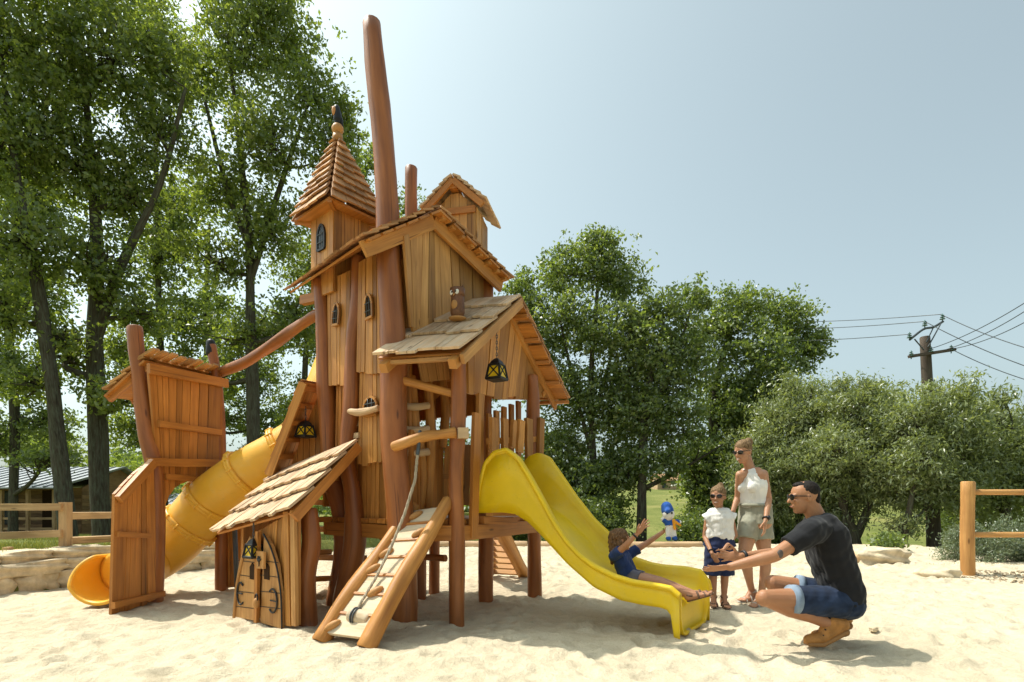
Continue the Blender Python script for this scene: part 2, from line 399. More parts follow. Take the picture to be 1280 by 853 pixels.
M['leafD'] = leaf_mat('silver_shrub_leaf', (.085, .12, .065), (.15, .19, .11), (.24, .28, .17), .25)

def vnoise(x, y, seed=0):
    """smooth value noise on arrays"""
    xi = np.floor(x).astype(np.int64); yi = np.floor(y).astype(np.int64); fx = x-xi; fy = y-yi
    fx = fx*fx*(3-2*fx); fy = fy*fy*(3-2*fy)
    def h(a, b):
        n = (a*374761393+b*668265263+seed*1442695041) & 0x7fffffff
        n = ((n ^ (n >> 13))*1274126177) & 0x7fffffff
        return ((n ^ (n >> 16)) & 0xffff)/65535.0
    return (h(xi, yi)*(1-fx)+h(xi+1, yi)*fx)*(1-fy)+(h(xi, yi+1)*(1-fx)+h(xi+1, yi+1)*fx)*fy
def sstep(a, b, x):
    t = np.clip((x-a)/(b-a), 0, 1); return t*t*(3-2*t)
SAND = np.array([(-9.5, -6), (-6.9, 3), (-6.25, 4.4), (-5.62, 5.9), (-5.5, 6.65), (-4.78, 8.33), (-4.0, 10.2), (-2.6, 12.5), (4.2, 12.3), (5.1, 10.2), (5.9, 9.15), (7.0, 8.7), (9, 8.3), (14, 8), (14, -6)])
def sand_sd(x, y):
    d = np.full(x.shape, 1e9); ins = np.zeros(x.shape, bool); n = len(SAND)
    for i in range(n):
        ax, ay = SAND[i]; bx, by = SAND[(i+1) % n]; ex, ey = bx-ax, by-ay
        t = np.clip(((x-ax)*ex+(y-ay)*ey)/(ex*ex+ey*ey), 0, 1)
        d = np.minimum(d, np.hypot(x-ax-t*ex, y-ay-t*ey))
        c = ((ay > y) != (by > y)) & (x < (bx-ax)*(y-ay)/((by-ay) if by != ay else 1e-9)+ax); ins ^= c
    return np.where(ins, -d, d)
def land(x, y):
    """height of the grass land round the sand pit"""
    left = sstep(-2.2, -4.6, x+(y-9)*-.25)
    zl = np.interp(y, [0, 6, 8.5, 10, 15, 26, 45, 100, 250, 600], [.44, .43, .34, .3, .02, -.6, -.5, 1.5, 8, 22])
    zr = np.interp(y, [0, 8, 10, 12.5, 14, 20, 30, 60, 110, 250, 600], [.03, .03, .0, .0, -.12, -.5, -.6, .9, 3.6, 8, 22])
    fr = sstep(4, 8, x)*np.interp(y, [0, 8.5, 10, 14, 22, 40, 70], [0, 0, -.25, -.5, -.45, -.1, 0])
    z = zl*left+zr*(1-left)+fr
    return z+(vnoise(x*.35, y*.35, 3)-.5)*.12*sstep(12, 20, np.hypot(x, y))+(vnoise(x*.02, y*.02, 5)-.5)*5*sstep(60, 160, y)
def ground_z(x, y):
    s = sand_sd(x, y); k = sstep(-.12, .22, s)
    return (-.2)*(1-k)+land(x, y)*k
def gz(x, y): return float(ground_z(np.array([x], float), np.array([y], float))[0])
def grid_obj(name, xs, ys, Z, mat):
    X, Y = np.meshgrid(xs, ys); nx, ny = len(xs), len(ys)
    v = np.stack([X, Y, Z], -1).reshape(-1, 3).astype(np.float32)
    i = np.arange(ny-1)[:, None]*nx+np.arange(nx-1)[None]
    f = np.stack([i, i+1, i+nx+1, i+nx], -1).reshape(-1, 4)
    me = bpy.data.meshes.new(name); me.vertices.add(len(v)); me.vertices.foreach_set('co', v.ravel())
    me.loops.add(f.size); me.loops.foreach_set('vertex_index', f.ravel().astype(np.int32)); me.polygons.add(len(f))
    me.polygons.foreach_set('loop_start', np.arange(0, f.size, 4, dtype=np.int32)); me.polygons.foreach_set('use_smooth', [True]*len(f))
    me.update(calc_edges=True); me.materials.append(mat)
    o = bpy.data.objects.new(name, me); COL.objects.link(o); return o

def grass_mat():
    m, nt, out = new_mat('meadow'); L = nt.links.new
    geo = N(nt, 'ShaderNodeNewGeometry')
    n1 = N(nt, 'ShaderNodeTexNoise', Scale=.25, Detail=4.0); n2 = N(nt, 'ShaderNodeTexNoise', Scale=6.0, Detail=6.0, Roughness=.7)
    for n in (n1, n2): L(geo.outputs['Position'], n.inputs['Vector'])
    r1 = ramp(nt, [(.3, (.12, .145, .035)), (.55, (.20, .205, .06)), (.75, (.30, .26, .10))]); L(n1.outputs[0], r1.inputs[0])
    r2 = ramp(nt, [(.3, (.55, .6, .5)), (.7, (1.1, 1.1, 1.1))]); L(n2.outputs[0], r2.inputs[0])
    c = mixrgb(nt, 'MULTIPLY', 1.0, r1.outputs[0], r2.outputs[0])
    b = N(nt, 'ShaderNodeBsdfPrincipled', Roughness=.95); b.inputs['Specular IOR Level'].default_value = .1; L(c, b.inputs['Base Color'])
    bp = N(nt, 'ShaderNodeBump', Strength=.8, Distance=.06); L(n2.outputs[0], bp.inputs['Height']); L(bp.outputs[0], b.inputs['Normal'])
    L(b.outputs[0], out.inputs[0]); return m
def sand_mat():
    m, nt, out = new_mat('pale_sand'); L = nt.links.new
    geo = N(nt, 'ShaderNodeNewGeometry')
    def no(sc, det, rg=.6):
        n = N(nt, 'ShaderNodeTexNoise', Scale=sc, Detail=det, Roughness=rg); L(geo.outputs['Position'], n.inputs['Vector']); return n
    n1, n2, n3 = no(.9, 4), no(9, 6, .7), no(160, 3)
    r1 = ramp(nt, [(.3, (.57, .485, .345)), (.7, (.67, .585, .43))]); L(n1.outputs[0], r1.inputs[0])
    r2 = ramp(nt, [(.3, (.86, .84, .82)), (.65, (1.03, 1.03, 1.03))]); L(n2.outputs[0], r2.inputs[0])
    c = mixrgb(nt, 'MULTIPLY', .9, r1.outputs[0], r2.outputs[0])
    vo = N(nt, 'ShaderNodeTexVoronoi', Scale=16.0); L(geo.outputs['Position'], vo.inputs['Vector'])
    r4 = ramp(nt, [(.05, (.5, .42, .34)), (.11, (1, 1, 1))]); L(vo.outputs['Distance'], r4.inputs[0])
    c = mixrgb(nt, 'MULTIPLY', .35, c, r4.outputs[0])
    r3 = ramp(nt, [(.3, (.8, .78, .75)), (.7, (1.1, 1.1, 1.1))]); L(n3.outputs[0], r3.inputs[0])
    c = mixrgb(nt, 'MULTIPLY', .75, c, r3.outputs[0])
    b = N(nt, 'ShaderNodeBsdfPrincipled', Roughness=.95); b.inputs['Specular IOR Level'].default_value = .15; L(c, b.inputs['Base Color'])
    b1 = N(nt, 'ShaderNodeBump', Strength=.9, Distance=.045); L(n2.outputs[0], b1.inputs['Height'])
    b2 = N(nt, 'ShaderNodeBump', Strength=.4, Distance=.006); L(n3.outputs[0], b2.inputs['Height']); L(b1.outputs[0], b2.inputs['Normal']); L(b2.outputs[0], b.inputs['Normal'])
    L(b.outputs[0], out.inputs[0]); return m
xs = np.unique(np.concatenate([-np.geomspace(10, 700, 60), np.arange(-10, 14, .16), np.geomspace(14, 700, 60)]))
ys = np.unique(np.concatenate([-np.geomspace(7, 200, 12), np.arange(-6, 16, .16), np.geomspace(16, 900, 110)]))
X, Y = np.meshgrid(xs, ys)
g = grid_obj('ground', xs, ys, ground_z(X, Y), grass_mat()); tag(g, 'dry green meadow rising to a far hill', 'ground', kind='structure')
xs = np.arange(-7.6, 9.4, .034); ys = np.concatenate([np.arange(-3, 2.2, .2), np.arange(2.2, 13.1, .034)])
X, Y = np.meshgrid(xs, ys)
Z = (vnoise(X*.7, Y*.7, 1)-.5)*.05+(vnoise(X*2.3, Y*2.3, 2)-.5)*.014
n5 = vnoise(X*6.5+vnoise(X*2, Y*2, 8)*2, Y*8, 4); Z += -np.clip(.5-n5, 0, 1)*.036
n6 = vnoise(X*11, Y*13, 6); Z += (n6-.5)*.02
Z += (vnoise(X*21, Y*24, 7)-.5)*.013
rr_ = np.random.default_rng(3)
for _ in range(2300):                                   # trodden hollows
    cx, cy = rr_.uniform(-6.5, 8), rr_.uniform(2.6, 12); a = rr_.uniform(0, 3.14); l, w = rr_.uniform(.09, .16), rr_.uniform(.045, .075)
    i0, i1 = np.searchsorted(xs, [cx-.4, cx+.4]); j0, j1 = np.searchsorted(ys, [cy-.4, cy+.4])
    dx, dy = X[j0:j1, i0:i1]-cx, Y[j0:j1, i0:i1]-cy
    p, q = dx*math.cos(a)+dy*math.sin(a), -dx*math.sin(a)+dy*math.cos(a); e = (p/l)**2+(q/w)**2
    Z[j0:j1, i0:i1] += rr_.uniform(.007, .024)*(-np.exp(-e)+.75*np.exp(-(np.sqrt(e)-1.5)**2*5))
Z *= sstep(1, 3, Y)*.0+1
SZ = (xs, ys, Z)
def sz(x, y):
    i = int(np.clip(np.searchsorted(xs_s, x), 1, len(xs_s)-1)); j = int(np.clip(np.searchsorted(ys_s, y), 1, len(ys_s)-1)); return float(SZ[2][j, i])
xs_s, ys_s = xs, ys
g = grid_obj('sand', xs, ys, Z, sand_mat()); tag(g, 'pale trodden play sand', 'sand', kind='structure')

# ------------------------------------------------------------------ trees
def leaf_cloud(name, pts, size, mat, parent, flat=.5, aspect=.55, seed=0, droop=0.0):
    """many small leaf faces, one mesh"""
    r = np.random.default_rng(seed); n = len(pts)
    off = np.zeros(3); p = parent
    while p is not None: off += np.array(p.location); p = p.parent
    nrm = r.normal(size=(n, 3)); nrm[:, 2] = nrm[:, 2]*flat+.55; nrm /= np.linalg.norm(nrm, axis=1)[:, None]
    t = r.normal(size=(n, 3)); t[:, 2] -= droop; t -= nrm*(t*nrm).sum(1)[:, None]; t /= np.linalg.norm(t, axis=1)[:, None]
    b = np.cross(nrm, t); s = size*r.uniform(.6, 1.35, n)[:, None]; w = s*aspect
    fold = nrm*s*.16
    v = np.stack([pts-t*s*.5, pts+b*w*.5+fold, pts+t*s*.5, pts-b*w*.5+fold], 1).reshape(-1, 3)-off
    me = bpy.data.meshes.new(name); me.vertices.add(4*n); me.vertices.foreach_set('co', v.astype(np.float32).ravel())
    me.loops.add(4*n); me.loops.foreach_set('vertex_index', np.arange(4*n, dtype=np.int32)); me.polygons.add(n)
    me.polygons.foreach_set('loop_start', np.arange(0, 4*n, 4, dtype=np.int32))
    me.update(calc_edges=True); me.materials.append(mat)
    o = bpy.data.objects.new(name, me); COL.objects.link(o); o.parent = parent; return o
def crown_points(blobs, d, size, cov, r, csz=.21, spread=1.0):
    """blobs: (px, py, rx, ry, ddepth) -> leaf positions and clump centres"""
    out = []; cl = []
    for bi, (px, py, rx, ry, dd) in enumerate(blobs):
        D = d+dd; c = np.array(P(px, py, D)); RX, RZ = rx/F*D, ry/F*D; RY = (RX+RZ)*.5
        lp = (size*F/D)**2*.2
        n = int(cov*1.9*math.pi*rx*ry/lp); vol = RX*RY*RZ
        m = int(np.clip(16+rx*ry/26, 10, 170))
        u = r.normal(size=(m, 3)); u /= np.linalg.norm(u, axis=1)[:, None]; u *= (r.uniform(.1, 1.0, m)**.5*np.where(r.random(m) < .22, r.uniform(1.0, 1.35, m), 1.0))[:, None]
        cc = c+u*np.array([RX, RY, RZ]); cr = (vol**(1/3))*csz*r.uniform(.45, 1.5, m)**1.2; sh = r.normal(size=(m, 3))*.5; sh += (cc-c)/np.array([RX, RY, RZ])*.8; sh[:, 2] += .3; sh /= np.linalg.norm(sh, axis=1)[:, None]
        ns_ = max(8, n//11); k = r.integers(0, m, ns_)
        g = r.normal(size=(ns_, 3))*.62; g += sh[k]*(g*sh[k]).sum(1)[:, None]*.9
        sp_ = cc[k]+g*cr[k][:, None]*spread
        wide = r.random(ns_) < .2; gg = r.normal(size=(ns_, 3)); gg /= np.linalg.norm(gg, axis=1)[:, None]; gg *= (r.uniform(0, 1, ns_)**.4)[:, None]
        sp_[wide] = (c+gg*np.array([RX, RY, RZ])*1.05)[wide]
        kk = r.integers(0, ns_, n); h = r.normal(size=(n, 3))*np.array([1, 1, .6])*size*1.05*r.uniform(.5, 1.4, ns_)[kk][:, None]
        pp_ = sp_[kk]+h
        out.append(pp_); cl.append((c, cc))
    return np.concatenate(out), cl
def tree(name, label, trunk, d, blobs, leaf, size, cov=3.0, group=None, seed=1, rad=.2, extra=(), csz=.21, droop=0.0, aspect=.55, twigs=.4, cat='tree', bark='bark'):
    """trunk: list of (px, py, radius) from the foot up; extra: further trunk lines"""
    r = np.random.default_rng(seed); x0, y0 = (trunk[0][0]-CX)/F*d, d
    root = thing(name, label, cat, (x0, y0, gz(x0, y0)), group)
    pts, cl = crown_points(blobs, d, size, cov, r, csz)
    pts = pts[pts[:, 2] > gz(x0, y0)+.02]
    mb = MB(); lines = [list(trunk)]+[list(e) for e in extra]; spine = []
    for i, ln in enumerate(lines):
        q = [P(a, b, d) for a, b, _ in ln]; rs = [c*.78 for _, _, c in ln]
        if i == 0:
            q = [V((q[0].x, q[0].y, gz(x0, y0)-.25))]+q; rs = [rs[0]*1.25]+rs
        mb.log(q, rs, k=10, wob=.1)
        for a, b in zip(zip(q, rs), zip(q[1:], rs[1:])):
            for t in (0, .33, .66, 1): spine.append((a[0].lerp(b[0], t), a[1]+(b[1]-a[1])*t))
    for c, cc in cl:
        c = V(c)
        best = min(spine, key=lambda s: (s[0]-c).length+(2.5 if s[0].z > c.z else 0)*abs(s[0].z-c.z))
        s0, sr = best; lr = min(sr*.55, .09+.01*(c-s0).length); mid = s0.lerp(c, .5)+V((r.normal()*.2, r.normal()*.2, -.08*(c-s0).length))
        if (c-s0).length > .3: mb.log([s0, mid, c], [lr, lr*.75, lr*.4], n=7, k=7, wob=.08)
        for q in cc:
            if r.random() > twigs: continue
            q = V(q); t = r.uniform(.25, 1); a = mid.lerp(c, t); m2 = a.lerp(q, .5)+V((r.normal()*.08, r.normal()*.08, r.normal()*.1))
            mb.log([a, m2, q], [lr*.38, lr*.26, lr*.12], n=4, k=5, wob=.0)
    mb.build('trunk', M[bark], root)
    leaf_cloud('crown', pts, size, M[leaf], root, seed=seed, droop=droop, aspect=aspect)
    return root
# ------------------------------------------------------------------ left wood
LG = 'tall oaks behind the playground'
tree('oak_tree', 'tall oak leaning left at the far left edge beside the cabin', [(86, 676, .27), (76, 580, .24), (60, 440, .21), (42, 330, .17), (18, 200, .12), (0, 60, .06)], 15,
     [(25, 300, 60, 45, -.5), (-25, 190, 65, 70, 0), (50, 160, 55, 65, .6), (15, 60, 75, 60, 0), (-10, 390, 55, 40, 0), (78, 420, 30, 22, .5), (20, -30, 80, 50, 0), (35, 480, 38, 22, .3)], 'leafA', .15, 1.55, LG, 1)
tree('oak_tree', 'thickest oak trunk with a forked crown just left of the wooden slide gate', [(127, 676, .34), (123, 560, .31), (118, 430, .27), (121, 300, .2), (112, 180, .13), (98, 20, .06)], 16.5,
     [(118, 330, 52, 40, -.6), (105, 210, 62, 52, 0), (165, 250, 48, 50, .5), (85, 90, 60, 60, 0), (148, 70, 52, 60, -.5), (205, 170, 42, 52, .4), (92, 445, 40, 26, .3), (178, 390, 45, 32, .4), (150, 490, 42, 24, -.4), (120, -20, 80, 40, 0), (215, 90, 36, 46, .8)],
     'leafA', .15, 1.55, LG, 2, extra=[[(119, 430, .2), (150, 335, .16), (200, 230, .11), (232, 110, .05)]])
tree('oak_tree', 'tall straight oak whose crown stands against the sky left of the spire', [(318, 676, .27), (317, 560, .26), (314, 430, .22), (311, 300, .17), (300, 190, .11), (284, 40, .05)], 19,
     [(305, 55, 55, 62, 0), (360, 45, 36, 46, .6), (392, 120, 42, 44, 0), (335, 175, 52, 50, -.8), (276, 235, 44, 46, .4), (412, 190, 38, 38, 0), (246, 95, 36, 50, .6), (345, 285, 46, 42, 0), (268, 325, 42, 32, -.5), (308, 420, 44, 32, .5), (372, 400, 36, 32, .2), (300, -25, 70, 40, 0), (430, 150, 18, 26, 0), (265, 475, 38, 24, .3)],
     'leafA', .155, 1.55, LG, 3, extra=[[(314, 350, .14), (345, 250, .11), (385, 130, .05)], [(312, 310, .13), (285, 240, .1), (252, 110, .05)]])
tree('oak_tree', 'slimmer oak with a bushy crown between the forked oak and the slide gate post', [(206, 668, .2), (204, 540, .2), (199, 400, .17), (196, 240, .12), (190, 80, .05)], 24,
     [(200, 320, 44, 48, 0), (236, 410, 42, 36, .5), (196, 470, 50, 30, 0), (185, 35, 46, 46, 0), (225, 260, 36, 40, .5), (165, 540, 40, 24, 0), (215, 545, 42, 24, .5), (160, 430, 30, 34, 0)], 'leafA', .17, 1.6, LG, 4)
tree('oak_tree', 'slender oak behind the roofed slide gate with dark low branches', [(262, 668, .18), (262, 540, .17), (257, 400, .14), (262, 280, .08)], 27,
     [(250, 480, 40, 30, 0), (292, 520, 40, 26, .6), (240, 545, 40, 22, 0), (262, 390, 36, 36, 0), (300, 450, 34, 30, .5), (345, 530, 34, 26, 0), (330, 470, 26, 26, 0)], 'leafB', .16, 1.2, LG, 5)
tree('oak_tree', 'oak at the left border with low branches hanging over the cabin roof', [(16, 668, .22), (18, 520, .2), (10, 380, .16), (22, 240, .1)], 22,
     [(10, 470, 46, 36, 0), (-10, 545, 46, 26, 0), (62, 530, 34, 24, .5), (-25, 340, 50, 44, 0), (50, 370, 36, 36, .5), (60, 575, 40, 12, -1), (15, 210, 44, 50, 0), (55, 260, 34, 40, 0)], 'leafB', .16, 1.7, LG, 6)
tree('oak_tree', 'oak partly hidden behind the tall tower on its left side', [(378, 668, .19), (380, 540, .18), (384, 420, .15), (402, 300, .09), (425, 220, .04)], 25,
     [(392, 335, 38, 36, 0), (432, 300, 26, 46, .4), (444, 225, 17, 30, 0), (402, 425, 38, 34, .3), (378, 510, 34, 30, 0), (345, 410, 26, 32, 0), (430, 400, 26, 40, 0), (365, 575, 32, 20, 0), (335, 560, 30, 26, 1), (465, 200, 10, 20, 0)], 'leafA', .16, 1.6, LG, 7)
tree('oak_tree', 'oak straight behind the tower, its top showing beside the short roof post', [(520, 660, .2), (520, 520, .18), (516, 380, .12), (512, 270, .05)], 27,
     [(512, 262, 20, 24, 0), (490, 330, 40, 40, 0), (535, 300, 16, 20, 0), (560, 420, 40, 50, .5), (500, 440, 40, 50, 0), (600, 470, 36, 40, 0), (555, 560, 40, 30, 0), (460, 540, 40, 34, .4), (505, 605, 36, 20, 0)], 'leafB', .16, 1.0, LG, 8)
for i, (px, py, rx, ry, d, lab) in enumerate([(180, 610, 42, 34, 36, 'small sunlit tree in the gap between the two thick oak trunks and the slide gate'), (48, 560, 46, 26, 34, 'pale green tree behind the cabin roof'),
                                      (345, 615, 36, 32, 34, 'small bright tree seen beneath the tube slide'), (440, 610, 40, 36, 33, 'bright low tree behind the playhouse roof')]):
    tree('small_tree', lab, [(px, 668, .1), (px+2, py, .06)], d, [(px, py, rx, ry*.7, 0), (px-rx*.4, py-ry*.4, rx*.6, ry*.55, 0), (px+rx*.4, py+ry*.3, rx*.7, ry*.6, 0)], 'leafA', .2, 2.2, 'small trees behind the oaks', 20+i)
# ------------------------------------------------------------------ right trees
RG = 'field trees beyond the sand'
tree('field_tree', 'tallest field tree directly right of the yellow slide house', [(744, 690, .17), (742, 590, .15), (739, 470, .12), (748, 350, .06)], 19,
     [(750, 322, 28, 36, 0), (712, 342, 36, 32, .4), (776, 352, 34, 30, 0), (700, 405, 46, 34, 0), (768, 415, 46, 40, -.6), (722, 490, 50, 38, 0), (690, 560, 46, 36, .4), (768, 515, 42, 38, 0), (728, 600, 46, 32, -.5), (652, 360, 20, 22, .5), (668, 460, 36, 42, 0), (775, 580, 32, 30, .2), (745, 300, 14, 16, 0), (700, 620, 44, 40, .6), (752, 645, 34, 34, .4), (655, 400, 22, 30, .3)],
     'leafB', .135, 2.0, RG, 31, extra=[[(742, 580, .1), (715, 470, .07), (700, 400, .04)], [(741, 520, .09), (765, 440, .06), (776, 350, .03)]])
tree('field_tree', 'thin crowned field tree with a low branch reaching right, middle of the row', [(801, 690, .21), (803, 600, .19), (808, 500, .15), (830, 400, .07)], 18,
     [(838, 388, 34, 26, 0), (868, 374, 20, 20, .3), (818, 440, 40, 32, 0), (862, 450, 38, 34, .3), (808, 520, 36, 30, 0), (852, 535, 38, 26, 0), (826, 575, 36, 24, -.3), (800, 395, 20, 22, 0), (790, 470, 36, 40, .4), (785, 590, 30, 30, .5), (838, 490, 34, 34, 0)],
     'leafB', .13, 1.9, RG, 32, extra=[[(803, 612, .1), (850, 588, .07), (905, 555, .03)], [(806, 520, .1), (840, 460, .07), (865, 380, .03)]])
tree('field_tree', 'broad dark field tree behind the woman and girl', [(886, 690, .24), (889, 600, .2), (896, 480, .16), (922, 390, .07)], 20,
     [(928, 385, 38, 24, 0), (984, 400, 36, 28, .4), (900, 420, 36, 32, 0), (1008, 440, 24, 22, 0), (950, 450, 50, 32, -.5), (905, 500, 42, 36, 0), (968, 500, 40, 26, .3), (884, 570, 32, 28, 0), (905, 620, 28, 26, 0), (940, 560, 44, 38, .6), (882, 650, 26, 30, .3), (870, 600, 24, 40, .2), (930, 520, 44, 40, .3), (1020, 425, 16, 16, 0)],
     'leafB', .135, 2.2, RG, 33, extra=[[(892, 540, .1), (945, 460, .08), (995, 410, .03)]])
BG = 'low bushes along the field edge'
for i, (px, py, rx, ry, d, lab) in enumerate([(728, 655, 46, 34, 17, 'dark bush under the tallest field tree, right of the slide'), (868, 664, 30, 22, 15.5, 'low green bush just left of the girl'), (1110, 680, 17, 12, 11, 'small dark bush behind the flat boulder'),
                                          (935, 665, 60, 34, 17, 'bush between the woman and the willow trunks'), (1240, 645, 70, 34, 17, 'deep green bush behind the round post fence'), (640, 655, 40, 28, 18, 'bush seen under the tower deck by the slide top')]):
    tree('bush', lab, [(px, min(690, py+20), .05), (px+1, py, .03)], d, [(px, py, rx, ry, 0), (px-rx*.4, py+ry*.3, rx*.6, ry*.6, -.3), (px+rx*.4, py-ry*.2, rx*.6, ry*.7, .2)], 'leafB', .09, 2.8, BG, 40+i, cat='bush')
WG = 'grey green willows on the right'
tree('willow_tree', 'grey green willow behind the woman, leftmost willow', [(1000, 690, .13), (998, 640, .12), (990, 560, .07)], 15.5,
     [(985, 515, 38, 28, 0), (955, 560, 36, 36, 0), (1012, 498, 32, 20, .2), (940, 605, 26, 34, 0), (1000, 580, 44, 34, -.5), (968, 635, 36, 26, 0), (1020, 540, 36, 30, .4), (990, 480, 12, 14, 0), (1025, 625, 30, 24, 0), (1010, 540, 50, 44, .4), (960, 600, 40, 44, .4)], 'leafC', .125, 3.4, WG, 51, droop=.9, aspect=.26, csz=.18, twigs=.8)
tree('willow_tree', 'willow with a forked dark trunk behind the crouching man', [(1073, 694, .17), (1067, 664, .14), (1052, 628, .1), (1042, 560, .05)], 14.5,
     [(1062, 503, 38, 24, 0), (1098, 500, 34, 20, .3), (1048, 565, 44, 34, -.4), (1106, 565, 40, 34, 0), (1080, 610, 46, 20, 0), (1030, 610, 30, 20, .3), (1075, 540, 40, 30, -.3), (1085, 478, 10, 12, 0), (1050, 482, 12, 10, 0), (1075, 590, 60, 44, .5), (1075, 530, 54, 36, .5), (1048, 640, 34, 16, .4)], 'leafC', .125, 3.4, WG, 52, droop=.9, aspect=.26, csz=.18, twigs=.8,
     extra=[[(1070, 672, .13), (1086, 632, .1), (1102, 575, .05)], [(1058, 692, .1), (1056, 640, .09), (1062, 560, .05)]])
tree('willow_tree', 'willow in front of the power pole', [(1128, 690, .1), (1134, 650, .09), (1150, 570, .05)], 13.2,
     [(1150, 515, 38, 28, 0), (1188, 498, 28, 18, .2), (1196, 545, 42, 34, 0), (1148, 575, 42, 28, -.3), (1182, 600, 44, 20, 0), (1128, 540, 24, 30, .3), (1212, 480, 9, 16, 0), (1165, 485, 12, 10, 0), (1130, 655, 20, 14, 0), (1170, 560, 56, 50, .5), (1120, 600, 34, 40, .5), (1205, 610, 34, 24, .2), (1160, 628, 40, 14, .4)], 'leafC', .12, 3.4, WG, 53, droop=.9, aspect=.26, csz=.18, twigs=.8,
     extra=[[(1150, 570, .05), (1185, 590, .04), (1215, 560, .02)]])
tree('willow_tree', 'willow at the right border above the round post fence', [(1262, 690, .14), (1258, 640, .12), (1250, 560, .07)], 13.8,
     [(1222, 515, 18, 22, 0), (1250, 512, 8, 22, 0), (1252, 565, 42, 32, 0), (1285, 545, 34, 36, .3), (1262, 612, 46, 20, 0), (1225, 590, 30, 26, -.3), (1300, 600, 40, 36, 0), (1253, 492, 5, 12, 0), (1235, 560, 44, 46, .5), (1240, 625, 50, 26, .5)], 'leafC', .125, 3.4, WG, 54, droop=.9, aspect=.3, csz=.18)
SG = 'silvery shrubs behind the round post fence'
for i, (px, py, rx, ry, d, lab) in enumerate([(1198, 678, 18, 30, 9.6, 'silvery shrub left of the tall round fence post'), (1242, 682, 22, 32, 9.3, 'silvery shrub under the lower rail of the round post fence'), (1276, 684, 24, 32, 9.5, 'silvery shrub at the right border under the fence rail')]):
    tree('silver_shrub', lab, [(px, 712, .025), (px+1, py, .015)], d, [(px, py, rx, ry*.8, 0), (px-rx*.4, py+ry*.35, rx*.7, ry*.6, -.1), (px+rx*.5, py-ry*.4, rx*.6, ry*.6, .1)], 'leafD', .05, 2.6, SG, 60+i, cat='shrub', aspect=.25, droop=-.6)
# far wood on the hill, one mass
pts = []
for _ in range(150):
    x = NR.uniform(-330, 330); y = NR.uniform(200, 260); h = NR.uniform(5, 10); z = gz(x, y)
    q = NR.normal(size=(420, 3)); q /= np.linalg.norm(q, axis=1)[:, None]; q *= (NR.uniform(0, 1, 420)**.33)[:, None]
    pts.append(q*np.array([7, 5, h*.55])+np.array([x, y, z+h*.5]))
for _ in range(46):
    x = NR.uniform(-60, 30); y = NR.uniform(42, 62); h = NR.uniform(3.5, 6.5); z = gz(x, y)
    if abs(x/y-.24) < .1: continue
    q = NR.normal(size=(700, 3)); q /= np.linalg.norm(q, axis=1)[:, None]; q *= (NR.uniform(0, 1, 700)**.33)[:, None]
    pts.append(q*np.array([2.6, 2.5, h*.55])+np.array([x, y, z+h*.5]))
o = leaf_cloud('far_woods', np.concatenate(pts), .55, M['leafB'], None, seed=9); tag(o, 'distant woods along the hill', 'woods', kind='stuff')
# grass growing round the pit
gp = []
for _ in range(60000):
    y = 6+14*NR.random()**1.6; x = NR.uniform(-1.0, .98)*y
    gp.append((x, y))
gp = np.array(gp); sdv = sand_sd(gp[:, 0], gp[:, 1]); gp = gp[(sdv > .12) & (vnoise(gp[:, 0]*.8, gp[:, 1]*.8, 12) > .3)]
gzv = ground_z(gp[:, 0], gp[:, 1]); n = len(gp); hh = NR.uniform(.04, .11, n); an = NR.uniform(0, 6.28, n); ln = NR.normal(size=(n, 2))*.03
b0 = np.stack([gp[:, 0]-np.cos(an)*.006, gp[:, 1]-np.sin(an)*.006, gzv-.01], 1); b1 = np.stack([gp[:, 0]+np.cos(an)*.006, gp[:, 1]+np.sin(an)*.006, gzv-.01], 1)
tp = np.stack([gp[:, 0]+ln[:, 0], gp[:, 1]+ln[:, 1], gzv+hh], 1)
me = bpy.data.meshes.new('grass'); me.from_pydata(np.stack([b0, b1, tp], 1).reshape(-1, 3).tolist(), [], np.arange(3*n).reshape(-1, 3).tolist()); me.materials.append(leaf_mat('grass_blade', (.10, .14, .03), (.2, .22, .06), (.32, .29, .1), .3, .03))
o = bpy.data.objects.new('grass', me); COL.objects.link(o); tag(o, 'short sunlit grass round the sand pit', 'grass', kind='stuff')

# ------------------------------------------------------------------ stones
def rock(mb, c, h, ang, seed, n=6, rough=.09, box=.62):
    r = random.Random(seed); k = [r.uniform(0, 9) for _ in range(6)]; vs = []; idx = {}; fs = []
    def vert(p):
        key = tuple(round(q, 4) for q in p)
        if key not in idx:
            q = V(p); s = q.normalized(); q = q*box+s*(1-box)*1.15
            w = 1+rough*(math.sin(q.x*5+k[0])*math.cos(q.y*4+k[1])+.7*math.sin(q.z*6+q.x*3+k[2])+.5*math.sin(q.y*9+q.x*8+k[3]))
            q = V((q.x*h[0]*w, q.y*h[1]*w, q.z*h[2]*(1+(w-1)*.8)))
            q = Matrix.Rotation(ang, 3, 'Z') @ q
            idx[key] = len(vs); vs.append(q+V(c))
        return idx[key]
    for ax in range(3):
        for sg in (-1, 1):
            for i in range(n):
                for j in range(n):
                    q = []
                    for a, b in ((i, j), (i+1, j), (i+1, j+1), (i, j+1)):
                        p = [0, 0, 0]; p[ax] = sg; p[(ax+1) % 3] = -1+2*a/n; p[(ax+2) % 3] = -1+2*b/n; q.append(vert(tuple(p)))
                    fs.append(q if sg > 0 else q[::-1])
    mb.add(vs, fs, None, True)
sw = thing('stone_wall', 'low dry stone wall of pale limestone blocks below the left timber fence', 'stone wall', (-5.5, 6.6, 0))
path = [V((-6.3, 4.3, 0)), V((-5.66, 5.9, 0)), V((-5.54, 6.65, 0)), V((-4.8, 8.33, 0)), V((-3.95, 10.2, 0))]
